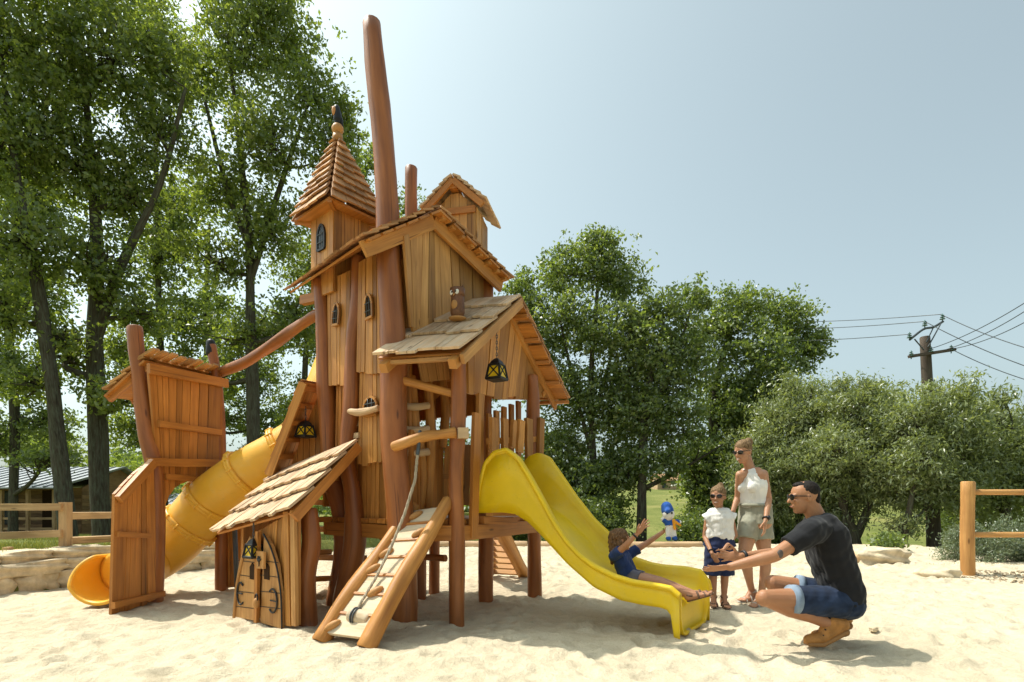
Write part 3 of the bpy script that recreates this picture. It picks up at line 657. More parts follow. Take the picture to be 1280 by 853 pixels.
def along(s):
    for a, b in zip(path, path[1:]):
        l = (b-a).length
        if s <= l: return a.lerp(b, s/l), (b-a).normalized()
        s -= l
    return path[-1], (path[-1]-path[-2]).normalized()
sid = 0
for row, (zc, hz) in enumerate(((.07, .135), (.265, .085), (.40, .065))):
    s = 0.0 if row != 1 else -.2
    while s < 5.9:
        ln = R.uniform(.4, .75) if row != 1 else R.uniform(.6, 1.05)
        p, t = along(max(0, s+ln/2)); fall = max(0, p.y-7)*.05
        if not (row == 2 and p.y > 9):
            mb = MB(); sid += 1; rock(mb, p+V((-t.y, t.x, 0))*(.12+.06*row+R.uniform(-.03, .03))+V((0, 0, zc-fall*(row > 0))), (ln/2-.004, R.uniform(.16, .22), hz*R.uniform(.92, 1.08)), math.atan2(t.y, t.x)+R.uniform(-.06, .06), sid, n=9, rough=.09, box=.68)
            mb.build('stone', M['stone'], sw)
        s += ln
def boulder(lab, px, py, h, ang, seed, name='boulder', z=.02):
    p = G(px, py, 0); p.z = z; mb = MB(); rock(mb, p, h, ang, seed, n=9, rough=.12, box=.55); p2 = V((p.x, p.y, 0))
    tag(mb.build(name, M['stone'], None, p2), lab, 'boulder')
boulder('long flat pale boulder at the sand edge behind the crouching man', 1100, 704, (.42, .24, .15), .05, 77, z=.1)
boulder('low wedge of pale stone at the foot of the round fence post', 1172, 721, (.2, .2, .12), .4, 78, z=.0)
boulder('small pebble lying on the sand right of the crouching man', 1092, 789, (.03, .022, .018), .4, 79, name='pebble', z=.015)
mb = MB(); p = G(1068, 704, 0); mb.log([p+V((-.14, .03, .1)), p+V((.02, -.05, .1)), p+V((.1, -.1, .1))], .1, k=16); tag(mb.build('log_end', M['pale'], None, (p.x, p.y, 0)), 'sawn round log end lying against the flat boulder', 'log')
# timber edging of the pit
for i, (x0, x1, y0, y1, lab) in enumerate([(-3.0, -1.35, 12.45, 12.5, 'timber edging beam behind the playhouse side'), (-1.3, .35, 12.5, 12.42, 'timber edging beam seen below the tower deck'), (.4, 2.2, 12.42, 12.36, 'timber edging beam behind the slide and the child'), (2.25, 4.3, 12.36, 12.3, 'timber edging beam behind the girl in the navy skirt')]):
    mb = MB(); mb.log([V((x0, y0, .035)), V((x1, y1, .035))], .085, k=10, n=6); tag(mb.build('edging_log', M['pale'], None, (x0, y0, 0)), lab, 'log', 'timber edging along the far side of the sand')

# ------------------------------------------------------------------ fences
fl = thing('timber_fence', 'square rail timber fence on the terrace at the left', 'fence', (-5.6, 7.0, .4))
d = 7.0
for px, t in ((-28, 628), (82, 628)):
    p = P(px, t, d); mb = MB(); mb.plank((p.x, d, .3), (p.x, d, p.z), .1, .1, (0, 1, 0)); mb.build('post', M['fence'], fl)
p = P(10, 684, 6.45); mb = MB(); mb.plank((p.x, p.y, .3), p, .07, .07, (0, 1, 0)); mb.build('short_post', M['fence'], fl)
q = P(152, 636, 8.1); mb = MB(); mb.plank((q.x, q.y, .2), q, .1, .1, (0, 1, 0)); mb.build('post', M['fence'], fl)
q = P(262, 640, 11); mb = MB(); mb.plank((q.x, q.y, .1), q, .1, .1, (0, 1, 0)); mb.build('post', M['fence'], fl)
for a, b in (((-30, 634, d-.07), (77, 634, d-.07)), ((-30, 671, d-.07), (77, 667, d-.07)), ((86, 645, d+.02), (150, 644, 8.03)), ((86, 676, d+.02), (150, 673, 8.03)), ((152, 644, 8.1), (260, 645, 10.95)), ((152, 673, 8.1), (260, 665, 10.95))):
    mb = MB(); mb.plank(P(*a), P(*b), .09, .04, (0.2, -1, 0)); mb.build('rail', M['fence'], fl)
p = G(1210, 719, 0); fr = thing('log_fence', 'round log fence with two rails at the right edge', 'fence', (p.x, p.y, 0))
t = P(1210, 602, p.y); mb = MB(); mb.log([(p.x+.005, p.y, -.2), (p.x-.01, p.y, .5), (t.x, t.y, t.z)], .082, k=18, wob=.02); mb.build('post', M['tan'], fr)
mb = MB(); mb.log([(p.x+2.1, p.y-.1, -.2), (p.x+2.1, p.y-.1, t.z)], .08, k=18, wob=.02); mb.build('post', M['tan'], fr)
for y in (615, 668):
    a = P(1213, y+.5, p.y); mb = MB(); mb.log([a, a+V((1.0, -.05, 0)), a+V((2.08, -.1, 0))], .038, k=12, wob=.03); mb.build('rail', M['tan'], fr)
gv = [];                                               # gravelly soil under that fence
for _ in range(700):
    x = NR.uniform(6.2, 8.2); y = NR.uniform(7.0, 8.0)
    gv.append((x, y))
mb = MB()
for x, y in gv: mb.ball((x, y, sz(x, y)+.004), (R.uniform(.01, .024), R.uniform(.01, .02), R.uniform(.006, .012)), n=5)
o = mb.build('gravel', plain('brown_gravel', (.42, .33, .22), .9, .1, .5, 30)); tag(o, 'brown gravel below the round log fence', 'gravel', kind='stuff')

# ------------------------------------------------------------------ cabins and far house
def cabin(lab, x0, x1, yf, yb, zb, ze, zr, mat='cabin', roofm='metalroof', over=.5, win=(), doors=(), deck=0.0, ridge_y=True):
    r = thing('cabin', lab, 'cabin', ((x0+x1)/2, (yf+yb)/2, zb))
    mb = MB(); n = int((ze-zb)/.16)
    for i in range(n):
        z0 = zb+(ze-zb)*i/n+.008; z1 = zb+(ze-zb)*(i+1)/n; zc = (z0+z1)/2; w = z1-z0
        for a, b, nn in (((x0, yf), (x1, yf), (0, -1, 0)), ((x0, yb), (x1, yb), (0, 1, 0)), ((x0, yf), (x0, yb), (-1, 0, 0)), ((x1, yf), (x1, yb), (1, 0, 0))):
            mb.plank((a[0], a[1], zc), (b[0], b[1], zc), w, .05, nn)
    mb.build('wall', M[mat], r)
    my = (yf+yb)/2; mb = MB()
    for a, b in ((yf-over-deck, my), (yb+over, my)):
        mb.slab([(x0-.3, a, ze-.05), (x1+.3, a, ze-.05), (x1+.3, b, zr), (x0-.3, b, zr)], .05)
        k = int((x1-x0+.6)/.45)
        for i in range(k+1):
            x = x0-.3+(x1-x0+.6)*i/k; mb.plank((x, a, ze), (x, b, zr+.05), .03, .05, (0, -.3, 1))
    mb.build('roof', M[roofm], r)
    for x in (x0, x1): mb = MB(); mb.slab([(x, yf, ze), (x, yb, ze), (x, my, zr-.06)], .05); mb.build('gable', M[mat], r)
    for a, b, c, e in win:
        f = MB()
        for p, q in (((a, c), (b, c)), ((b, c), (b, e)), ((b, e), (a, e)), ((a, e), (a, c))): f.plank((p[0], yf-.05, p[1]), (q[0], yf-.05, q[1]), .07, .06, (0, -1, 0))
        fo = f.build('window', M['black'], r); g = MB(); g.box(((a+b)/2, yf-.035, (c+e)/2), ((b-a)/2, .01, (e-c)/2)); g.build('pane', M['glassy'], fo)
    for a, b, c, e in doors: g = MB(); g.box(((a+b)/2, yf-.04, (c+e)/2), ((b-a)/2, .012, (e-c)/2)); g.build('door', M['inside'], r)  # flat dark sheet, the doorway's inner shade put into its colour
    if deck:
        mb = MB(); mb.box(((x0+x1)/2, yf-deck/2-.05, zb+.12), ((x1-x0)/2+.2, deck/2, .05)); mb.build('deck', M['fence'], r)
        for i in range(6):
            x = x0+.1+(x1-x0-.2)*i/5; mb = MB(); mb.plank((x, yf-deck, zb), (x, yf-deck, ze-.12), .12, .12, (0, 1, 0)); mb.build('porch_post', M['fence'], r)
        for z in (.5, 1.0): mb = MB(); mb.plank((x0, yf-deck+.0, zb+z*.85+.1), (x1, yf-deck, zb+z*.85+.1), .09, .04, (0, -1, 0)); mb.build('railing', M['fence'], r)
    return r
D = 24.0
def cx_(px, d=D): return (px-CX)/F*d
def cz_(py, d=D): return H0-(py-YH)/F*d
cabin('brown log cabin with a blue grey metal roof behind the left fence', cx_(-60), cx_(102), D, D+4.5, cz_(674), cz_(610), cz_(585, D+2.2), win=[(cx_(-2), cx_(22), cz_(655), cz_(615)), (cx_(-50), cx_(-20), cz_(655), cz_(615))], doors=[(cx_(54), cx_(74), cz_(668), cz_(613))], deck=1.3)
cabin('grey roofed cabin further back seen under the slide gate arch', cx_(128, 34), cx_(236, 34), 34, 38, cz_(655, 34), cz_(634, 34), cz_(618, 36), over=.3)
hh_ = 96.0
cabin('tiny distant house with a brown roof on the hill field', cx_(822, hh_), cx_(850, hh_), hh_, hh_+4, gz(cx_(836, hh_), hh_)-.3, gz(cx_(836, hh_), hh_)+1.6, gz(cx_(836, hh_), hh_)+2.9, mat='pale', roofm='cabin', over=.3, win=[(cx_(828, hh_), cx_(832, hh_), gz(cx_(836, hh_), hh_)+.3, gz(cx_(836, hh_), hh_)+1.1)])

# ------------------------------------------------------------------ power pole and lines
d = 15.0; b = P(1168, 705, d); t = P(1156, 421, d); pp = thing('power_pole', 'weathered wooden power pole with two crossarms above the willows', 'power pole', (b.x, b.y, gz(b.x, b.y)))
mb = MB(); mb.log([(b.x, b.y, gz(b.x, b.y)-.3), b, P(1163, 560, d), t], [.18, .17, .14, .115], k=14, wob=.015); mb.build('pole', M['polewood'], pp)
lo_l, lo_r = P(1136, 446, d-.3), P(1194, 437, d-.05)
mb = MB(); mb.plank(lo_l, lo_r, .07, .07, (0, -1, .1)); mb.build('crossarm', M['polewood'], pp)
up = [P(1137, 425, d-.2), P(1154, 412, d-.1), P(1167, 409, d), P(1179, 402, d+.1)]
mb = MB(); mb.log(up, .03, k=8); mb.build('upper_bracket', M['steel'], pp)
for a, c in ((P(1176, 405, d), P(1160, 434, d-.16)), (P(1167, 409, d), P(1158, 428, d-.16)), (P(1143, 424, d-.15), P(1155, 438, d-.2))):
    mb = MB(); mb.log([a, c], .016, k=6); mb.build('strut', M['steel'], pp)
mg = plain('green_glass_insulator', (.06, .14, .12), .2, .6)
ins = []
for p in (P(1137, 420, d-.2), P(1156, 405, d-.1), P(1178, 397, d+.1), P(1139, 443, d-.3), P(1164, 438, d-.2), P(1189, 436, d-.08)):
    mb = MB()
    for k in range(3): mb.cap(p+V((0, 0, .05*k-.05)), p+V((0, 0, .05*k-.03)), .07-.012*k, .05-.012*k, k=10, round_=False)
    mb.cap(p+V((0, 0, -.13)), p+V((0, 0, .1)), .014, .014, k=6, round_=False); mb.build('insulator', mg, pp)
def wire(lab, a, b_, sag):
    mb = MB(); n = 10; q = [a.lerp(b_, i/n)-V((0, 0, sag*4*(i/n)*(1-i/n))) for i in range(n+1)]
    mb.log(q, .010, n=20, k=5, wob=0); tag(mb.build('power_line', M['steel'], None, a), lab, 'power line', 'power lines on the wooden pole')
wire('upper of the three power lines running left from the pole', P(1178, 393, d+.1), P(860, 396, d+14), .25)
wire('middle of the three power lines running left from the pole', P(1156, 402, d-.1), P(860, 405, d+14), .25)
wire('lowest of the three power lines running left from the pole', P(1137, 418, d-.2), P(860, 419, d+14), .25)
wire('highest of the three power lines falling to the right border', P(1178, 394, d+.1), P(1330, 448, d-2.5), .1)
wire('middle of the three power lines falling to the right border', P(1156, 402, d-.1), P(1330, 474, d-2.8), .1)
wire('lowest of the three power lines falling to the right border', P(1190, 437, d-.1), P(1330, 488, d-2.2), .1)
wire('steepest of the three power lines rising to the right border', P(1164, 436, d-.2), P(1330, 346, d-4), .15)
wire('middle of the three power lines rising to the right border', P(1180, 438, d-.1), P(1330, 356, d-4), .15)
wire('shallowest of the three power lines rising to the right border', P(1193, 436, d-.08), P(1330, 374, d-4), .15)
# ================================================================== play tower
U = V((.643, .766, 0)); NN = V((.766, -.643, 0))
A = V((-.48, 4.74, 0)); Dp = V((-.955, 4.79, 0)); Ep = V((-1.95, 5.62, 0)); Bp = V((-.28, 5.84, 0)); Cp = V((.25, 6.02, 0)); Gp = V((-1.28, 6.5, 0))
tw = thing('play_tower', 'tall crooked fairy tale play tower of orange brown wood with spire and gabled roofs', 'play tower', (-1.0, 5.6, 0))
def tl(name, mat, pts, rad, par=None, **k):
    mb = MB(); mb.log(pts, rad, **k); return mb.build(name, M[mat], par or tw)
def tp(name, mat, a, b, w, th, nrm, par=None, **k):
    mb = MB(); mb.plank(a, b, w, th, nrm, **k); return mb.build(name, M[mat], par or tw)
# --- posts
tl('post', 'post', [V((Dp.x-.01, Dp.y, -.2)), P(505, 740, 4.79), P(500, 640, 4.79), P(492, 540, 4.8), P(492, 440, 4.82), P(488, 370, 4.84), P(485, 290, 4.86), P(481, 200, 4.88), P(472, 110, 4.88), P(464, 27, 4.88)],
   [.118, .115, .11, .112, .108, .104, .096, .093, .086, .078], n=44, wob=.04)
tl('post', 'post', [V((-1.79, 5.62, -.2)), P(424, 745, 5.6), P(430, 690, 5.6), P(426, 640, 5.62), P(413, 590, 5.62), P(410, 530, 5.62), P(406, 450, 5.62), P(404, 390, 5.62), P(401, 349, 5.62)], [.11, .11, .1, .09, .085, .085, .08, .078, .075], n=36)
tl('post', 'post', [V((-1.66, 5.3, -.2)), P(430, 742, 5.3), P(444, 680, 5.26), P(441, 620, 5.26), P(434, 570, 5.27), P(440, 500, 5.27), P(441, 430, 5.26), P(448, 380, 5.25), P(449, 322, 5.25)], [.095, .095, .1, .08, .075, .075, .07, .072, .07], n=36)
tl('post', 'post', [V((Bp.x, Bp.y, -.2)), V((Bp.x, Bp.y, .6)), V((Bp.x-.01, Bp.y, 1.8)), P(608, 352, 5.84)], [.078, .075, .072, .07])
tl('post', 'post', [V((Gp.x, Gp.y, -.2)), V((Gp.x, Gp.y, 1.5)), V((Gp.x, Gp.y, 3.4))], [.085, .08, .075])
tl('post', 'post', [V((A.x, A.y, -.2)), P(571, 690, 4.74), P(570, 600, 4.74), P(573, 520, 4.74), P(573, 436, 4.74)], [.068, .066, .064, .063, .062], n=22)
tl('post', 'post', [V((Cp.x, Cp.y, -.2)), P(668, 690, 6.02), P(666, 600, 6.02), P(666, 500, 6.04), P(664, 470, 6.06)], [.075, .073, .07, .07, .07], n=20)
tl('post', 'post', [V((-1.03, 6.02, -.2)), V((-1.03, 6.02, .9))], [.075, .07])
tl('post', 'post', [V((-.9, 6.3, -.2)), V((-.9, 6.3, .9))], [.06, .06])
tl('roof_post', 'post', [P(514, 330, 5.9), P(514, 270, 5.9), P(514, 209, 5.9)], [.068, .066, .062])
# --- decks
DZ = .90
def deck(poly, n, name='deck'):
    mb = MB(); a, b, c, d = [V((p[0], p[1], DZ-.03)) for p in poly]
    for i in range(n):
        t0, t1 = i/n+.004, (i+1)/n-.004
        mb.slab([a.lerp(d, t0), b.lerp(c, t0), b.lerp(c, t1), a.lerp(d, t1)], .045)
    mb.build(name, M['orange'], tw)
deck([(Dp.x, Dp.y), (A.x, A.y), (Cp.x, Cp.y), (Bp.x, Bp.y)], 9)
deck([(Dp.x, Dp.y), (Bp.x, Bp.y), (Gp.x, Gp.y), (Ep.x, Ep.y)], 10)
for a, b in ((V((Dp.x, Dp.y, 0)), V((A.x, A.y, 0))), (V((A.x, A.y, 0)), V((Cp.x, Cp.y, 0))), (V((Dp.x, Dp.y, 0)), V((Ep.x, Ep.y, 0))), (V((Ep.x, Ep.y, 0)), V((Gp.x, Gp.y, 0))), (V((Gp.x, Gp.y, 0)), V((Cp.x, Cp.y, 0)))):
    n_ = V((0, 0, 1)).cross(b-a).normalized()
    tp('deck_beam', 'orange', a+V((0, 0, DZ-.125))-n_*.03, b+V((0, 0, DZ-.125))-n_*.03, .13, .05, n_, seg=4, wob=.06)
# --- left front wall (two window panels between the posts)
dp, ep = (Dp.x, Dp.y), (Ep.x, Ep.y)
def lw(px, py, off=0.0): return W(dp, ep, px, py)-U*off
def arch_window(par, c, ax, up, nrm, w, h, frame='plank', pane_mat='inside', bars=2, tilt=0.0):
    """pointed window: flat sheet (by default coloured as the shade inside a hole), a rim and iron bars, standing just proud of its wall"""
    ax = (ax*math.cos(tilt)+up*math.sin(tilt)); u2 = nrm.cross(ax).normalized()
    if u2.dot(up) < 0: u2 = -u2
    out = [(-.5, -.5), (.5, -.5), (.52, .05), (.40, .30), (.2, .45), (0, .5), (-.2, .45), (-.40, .30), (-.52, .05)]
    wd = MB()
    for (a, b), (e, f) in zip(out, out[1:]+out[:1]):
        wd.plank(c+ax*a*w+u2*b*h+nrm*.02, c+ax*e*w+u2*f*h+nrm*.02, .022, .02, nrm)
    o = wd.build('window', M[frame], par)
    g_ = MB(); g_.slab([c+ax*a*w*.96+u2*b*h*.96+nrm*.018 for a, b in out], .006, nrm); g_.build('pane', M[pane_mat], o)
    br = MB()
    for k in range(bars):
        t = (k+1)/(bars+1)-.5; br.cap(c+ax*t*w-u2*h*.46+nrm*.028, c+ax*t*w+u2*h*(.44-abs(t)*.35)+nrm*.028,   .004, .004, k=6, round_=False)
        t2 = (k+1)/(bars+1)-.55; br.cap(c-ax*w*.45+u2*h*t2+nrm*.03, c+ax*w*.45+u2*h*t2+nrm*.03,   .004, .004, k=6, round_=False)
    br.build('grille', M['steel'], o); return o
mb = MB(); mb.wall([lw(412, 482), lw(437, 482)], [lw(410, 352), lw(440, 338)], 5, jb=.012, th=.03); mb.build('plank_wall', M['plank'], tw)
mb = MB(); mb.wall([lw(449, 466, .02), lw(482, 469, .02)], [lw(452, 330, .02), lw(480, 314, .02)], 6, jb=.012, th=.03); mb.build('plank_wall', M['plank'], tw)
mb = MB(); mb.wall([lw(447, 582, -.01), lw(485, 576, -.01)], [lw(450, 458, -.01), lw(482, 461, -.01)], 6, jb=.02, th=.03); mb.build('plank_wall', M['plank'], tw)
mb = MB(); mb.wall([lw(447, 660, -.06), lw(466, 672, -.06), lw(492, 684, -.06)], [lw(448, 570, -.06), lw(468, 568, -.06), lw(490, 566, -.06)], 7, jb=.02, th=.03, gap=.006); mb.build('skirt_boards', M['plank'], tw)
mb = MB(); mb.wall([lw(414, 600, -.05), lw(432, 585, -.05)], [lw(416, 470, -.05), lw(434, 470, -.05)], 4, jb=.03, th=.03, gap=.008); mb.build('plank_wall', M['orange'], tw)
mb = MB(); mb.wall([lw(404, 640, -.2), lw(492, 690, -.2)], [lw(404, 352, -.2), lw(492, 310, -.2)], 14, th=.03, gap=.001); mb.build('inner_wall', M['orange'], tw)
arch_window(tw, lw(424, 394, .018), -NN, V((0, 0, 1)), -U, .11, .21, tilt=.12)
arch_window(tw, lw(467, 385, .038), -NN, V((0, 0, 1)), -U, .11, .22, tilt=-.06)
arch_window(tw, lw(466, 508, .008), -NN, V((0, 0, 1)), -U, .19, .17)
tl('sill_branch', 'pale', [lw(442, 515, .05), lw(455, 517, .07), lw(468, 515, .07), lw(479, 511, .05)], [.03, .032, .03, .026], n=12)
for px, py in ((441, 530), (440, 500), (446, 545)):
    a = lw(px, py, .0); tp('wooden_peg', 'pale', a-NN*.05, a+NN*.06, .05, .05, -U)
for y in (628, 662, 698):
    a = lw(375, y, -.15); b = lw(440, y+2, -.15); tp('rung', 'orange', a, b, .06, .05, -U)
for y in (668, 700): tl('rung', 'post', [lw(448, y, -.5), lw(505, y+4, -.5)], .03, n=4)
# back walls of the upper room
def bw(p, q, z0, z1, n, name='plank_wall', mat='plank', par=None):
    mb = MB(); mb.wall([V((p.x, p.y, z0)), V((q.x, q.y, z0))], [V((p.x, p.y, z1)), V((q.x, q.y, z1))], n, th=.03, jb=.02); return mb.build(name, M[mat], par or tw)
bw(Ep, Gp, 1.0, 3.5, 8, mat='orange'); bw(Gp, Bp, 2.0, 3.6, 9, mat='orange')
# --- gable wall over the porch, facing the sun-lit right
bp_ = (Bp.x, Bp.y)
def gw(px, py, off=0.0): return W(dp, bp_, px, py)+NN*off
mb = MB(); mb.wall([gw(512, 408), gw(525, 412), gw(560, 440), gw(606, 420)], [gw(503, 296), gw(530, 285), gw(551, 274), gw(606, 342)], 10, jb=.01, th=.03, wv=.2); mb.build('gable_wall', M['tan'], tw)
mb = MB(); mb.wall([gw(528, 478), gw(604, 470)], [gw(512, 398), gw(606, 398)], 10, th=.03); mb.build('plank_wall', M['tan'], tw)
# --- main roof
FL = P(459, 296, 4.42); AP = P(551, 259, 4.98); FR = P(640, 347, 5.8); BL = P(361, 364, 5.9); AB = AP-NN*1.75+V((0, 0, .02)); BR = FR-NN*1.55
mb = MB(); mb.shingles(BL, FL, AP, AB, 8, .14, th=.018, jag=.03); roofL = mb.build('shingle_roof', M['spire'], tw)
mb = MB(); mb.shingles(BR, FR, AP, AB, 9, .13, th=.018, jag=.03); roofR = mb.build('shingle_roof', M['spire'], tw)
for (a, b, c, d_, par) in ((BL, FL, AP, AB, roofL), (FR, BR, AB, AP, roofR)):
    mb = MB(); q = [V(p)-V((0, 0, .028)) for p in (a, b, c, d_)]
    for i in range(6): mb.slab([q[0].lerp(q[3], i/6+.03), q[1].lerp(q[2], i/6+.03), q[1].lerp(q[2], (i+1)/6-.002), q[0].lerp(q[3], (i+1)/6-.002)], .02)
    mb.build('roof_boards', M['orange'], par)
tp('bargeboard', 'plank', FL.lerp(AP, .04)-V((0, 0, .085))-NN*.1, AP-V((0, 0, .10))-NN*.1, .13, .035, NN, roofL, seg=5, wob=.08)
tp('bargeboard', 'plank', AP-V((0, 0, .10))-NN*.1, FR.lerp(AP, .06)-V((0, 0, .11))-NN*.1, .12, .035, NN, roofR, seg=5, wob=.08)
for i in range(8):
    t = (i+.5)/8; a = AP.lerp(FR, t)-V((0, 0, .045)); tp('batten', 'plank', a-NN*.02, a-NN*.5, .05, .03, V((0, 0, 1)), roofR)
tp('eave_beam', 'orange', P(378, 376, 5.75), P(398, 372, 5.62), .09, .07, -U, roofL)
# --- spire turret on the left slope
tc = V((-1.80, 5.71, 0)); hs = .205
tur = MB(); zt = 3.99
cs = [tc-U*hs-NN*hs, tc-U*hs+NN*hs, tc+U*hs+NN*hs, tc+U*hs-NN*hs]
turret = None
for i in range(4):
    a, b = cs[i], cs[(i+1) % 4]; tur.wall([a+V((0, 0, 3.15)), b+V((0, 0, 3.15))], [a+V((0, 0, zt)), b+V((0, 0, zt))], 4, th=.025, gap=.002)
turret = tur.build('turret', M['plank'], tw)
wc = tc-U*(hs+.0)+V((0, 0, 3.74)); arch_window(turret, wc-U*.0+NN*.0, NN, V((0, 0, 1)), -U, .13, .25, frame='black', pane_mat='glassy')
sp = MB(); he = .335; apx = tc+V((-.03, 0, 4.88)); ez = 3.99
es = [tc+(-U-NN)*he+V((0, 0, ez)), tc+(-U+NN)*he+V((0, 0, ez)), tc+(U+NN)*he+V((0, 0, ez)), tc+(U-NN)*he+V((0, 0, ez))]
flare = []
for i in range(4):
    a, b = es[i], es[(i+1) % 4]; t = .97
    sp.shingles(a, b, b.lerp(apx, t), a.lerp(apx, t), 10, .115, th=.02, jag=.016, lift=1.3)
spire = sp.build('spire_roof', M['spire'], tw)
mb = MB(); mb.slab([e-V((0, 0, .015)) for e in es], .025); mb.build('soffit', M['orange'], spire)
for e in es: tp('rafter_end', 'orange', e.lerp(apx, .02)-V((0, 0, .05)), (tc+V((0, 0, ez-.05))).lerp(e, .55), .04, .04, V((0, 0, 1)), spire)
fin = MB(); fin.cap(apx-V((0, 0, .06)), apx+V((0, 0, .02)), .055, .05, k=12, round_=False); fin.ball(apx+V((0, 0, .075)), (.062, .062, .06)); finial = fin.build('finial', M['tan'], spire)
# --- small hut on the ridge at the back
hc = V((-.55, 5.96, 0)); hw = .225; ang = math.radians(-12); hx = V((math.cos(ang), math.sin(ang), 0)); hy = V((-hx.y, hx.x, 0))
hz0, hz1, hpk = 3.3, 4.13, 4.43
cs = [hc-hx*hw-hy*hw, hc+hx*hw-hy*hw, hc+hx*hw+hy*hw, hc-hx*hw+hy*hw]; mb = MB()
for i in range(4):
    a, b = cs[i], cs[(i+1) % 4]
    tops = [a+V((0, 0, hz1)), b+V((0, 0, hz1))]
    if i in (0, 2): tops = [a+V((0, 0, hz1)), (a+b)/2+V((0, 0, hpk-.1)), b+V((0, 0, hz1))]
    mb.wall([a+V((0, 0, hz0)), b+V((0, 0, hz0))], tops, 5, th=.025, gap=.002)
hut = mb.build('chimney_hut', M['tan'], tw)
for sg in (-1, 1):
    e0 = hc+hx*sg*(hw+.11)-hy*(hw+.1)+V((0, 0, hz1+.01)); e1 = hc+hx*sg*(hw+.11)+hy*(hw+.1)+V((0, 0, hz1+.01)); r0 = hc-hy*(hw+.12)+V((0, 0, hpk)); r1 = hc+hy*(hw+.1)+V((0, 0, hpk))
    mb = MB(); mb.shingles(e0, e1, r1, r0, 5, .12, th=.018, jag=.015); hr = mb.build('hut_roof', M['shingle'], tw)
    tp('bargeboard', 'orange', e0+hx*sg*-.02+hy*.03-V((0, 0, .03)), r0+hy*.03-V((0, 0, .04)), .06, .03, -hy, hr)
tp('ridge_end', 'orange', hc-hy*(hw+.08)+V((0, 0, hpk-.09)), hc-hy*(hw-.1)+V((0, 0, hpk-.09)), .06, .08, hx, hut)
tp('hut_rail', 'orange', cs[1]+V((0, 0, hz1-.03))-hy*.02, cs[0]+V((0, 0, hz1-.03))-hy*.02, .07, .03, -hy, hut)
# --- porch roof
pFL = P(577, 440, 4.42); pBL = P(470, 447, 4.60); pAF = P(651, 371, 5.5); pAB = P(553, 380, 5.72); pFR = P(712, 499, 6.55); pBR = pFR+(pAB-pAF)*.95+V((0, 0, .03))
mb = MB(); mb.shingles(pBL, pFL, pAF, pAB, 4, .115, th=.022, jag=.035, lift=1.2); prL = mb.build('shingle_roof', M['shingle'], tw)
mb = MB(); mb.shingles(pFR, pBR, pAB, pAF, 7, .12, th=.02, jag=.03, lift=1.2); prR = mb.build('shingle_roof', M['spire'], tw)
for (a, b, c, d_, par) in ((pBL, pFL, pAF, pAB, prL), (pFR, pBR, pAB, pAF, prR)):
    mb = MB(); q = [V(p)-V((0, 0, .03)) for p in (a, b, c, d_)]
    for i in range(5): mb.slab([q[0].lerp(q[3], i/5+.03), q[1].lerp(q[2], i/5+.03), q[1].lerp(q[2], (i+1)/5-.002), q[0].lerp(q[3], (i+1)/5-.002)], .018)
    mb.build('roof_boards', M['orange'], par)
pn = (pFL-pBL).normalized()
tp('bargeboard', 'tan', pFL-V((0, 0, .06))+pn*.005, pAF-V((0, 0, .06))+pn*.005, .085, .035, pn, prL, seg=4, wob=.06)
tp('bargeboard', 'plank', pAF-V((0, 0, .07))-pn*.17, pFR-V((0, 0, .09))-pn*.17, .10, .035, pn, prR, seg=4, wob=.08)
for i in range(5):
    t = .12+.86*(i/4.); a = pAF.lerp(pFR, t)-V((0, 0, .055)); tp('batten', 'orange', a+pn*.0, a-pn*.42, .055, .035, V((0, 0, 1)), prR)
tp('eave_beam', 'tan', pBL.lerp(pFL, .06)+V((0, .03, -.045)), pFL+V((-.03, .03, -.045)), .03, .04, V((0, -1, 0)), prL)
for t in (.1, .9): a = pBL.lerp(pFL, t)+V((0, .0, -.1)); tp('rafter_end', 'plank', a+V((0, -.03, -.005)), a.lerp(pAB.lerp(pAF, t), .35)-V((0, 0, .02)), .08, .07, pn, prL)
# gable boards of the porch
ga, gb = (pFL.x-pn.x*.22+.02, pFL.y-pn.y*.22+.12), (pFR.x-pn.x*.2-.12, pFR.y-pn.y*.2-.2)
def pg(px, py): return W(ga, gb, px, py)
mb = MB(); mb.wall([pg(584, 489), pg(606, 495), pg(630, 499), pg(656, 497), pg(688, 496)], [pg(583, 444), pg(612, 412), pg(643, 386), pg(662, 430), pg(690, 480)], 11, jb=.02, jt=.0, th=.03); mb.build('gable_wall', M['plank'], tw)
tp('tie_beam', 'plank', pg(690, 470)+V((0, 0, -.02)), pg(676, 494), .07, .06, pn)
# --- porch interior
ac, cc = (A.x, A.y), (Cp.x, Cp.y)
tl('top_branch', 'plank', [P(494, 474, 4.8), P(520, 480, 4.78), P(550, 488, 4.77), P(572, 494, 4.77)], [.038, .036, .034, .036], n=12)
mb = MB(); mb.slab([P(566, 446, 5.3), P(604, 446, 5.5), P(604, 477, 5.5), P(572, 480, 5.3)], .03); mb.build('red_panel', M['red'], tw)
mb = MB(); mb.wall([P(536, 478, 5.5), P(606, 474, 5.78)], [P(536, 440, 5.5), P(606, 440, 5.78)], 8, th=.02); mb.build('plank_wall', M['orange'], tw)
mb = MB(); ang_ = [P(598+0*i, 0, 1) for i in range(1)]
pts = [P(536, 475, 5.62)]+[P(536+11+i*0+0, 0, 1) for i in range(0)]
arc = [P(538+ (606-538)*i/8, 506-22*math.sin(math.pi*i/8), 5.62+.2*i/8) for i in range(9)]
for i in range(8): mb.slab([arc[i], arc[i+1], P(538+(606-538)*(i+1)/8, 470, 5.62+.2*(i+1)/8), P(538+(606-538)*i/8, 470, 5.62+.2*i/8)], .03)
mb.build('arched_lintel', M['orange'], tw)
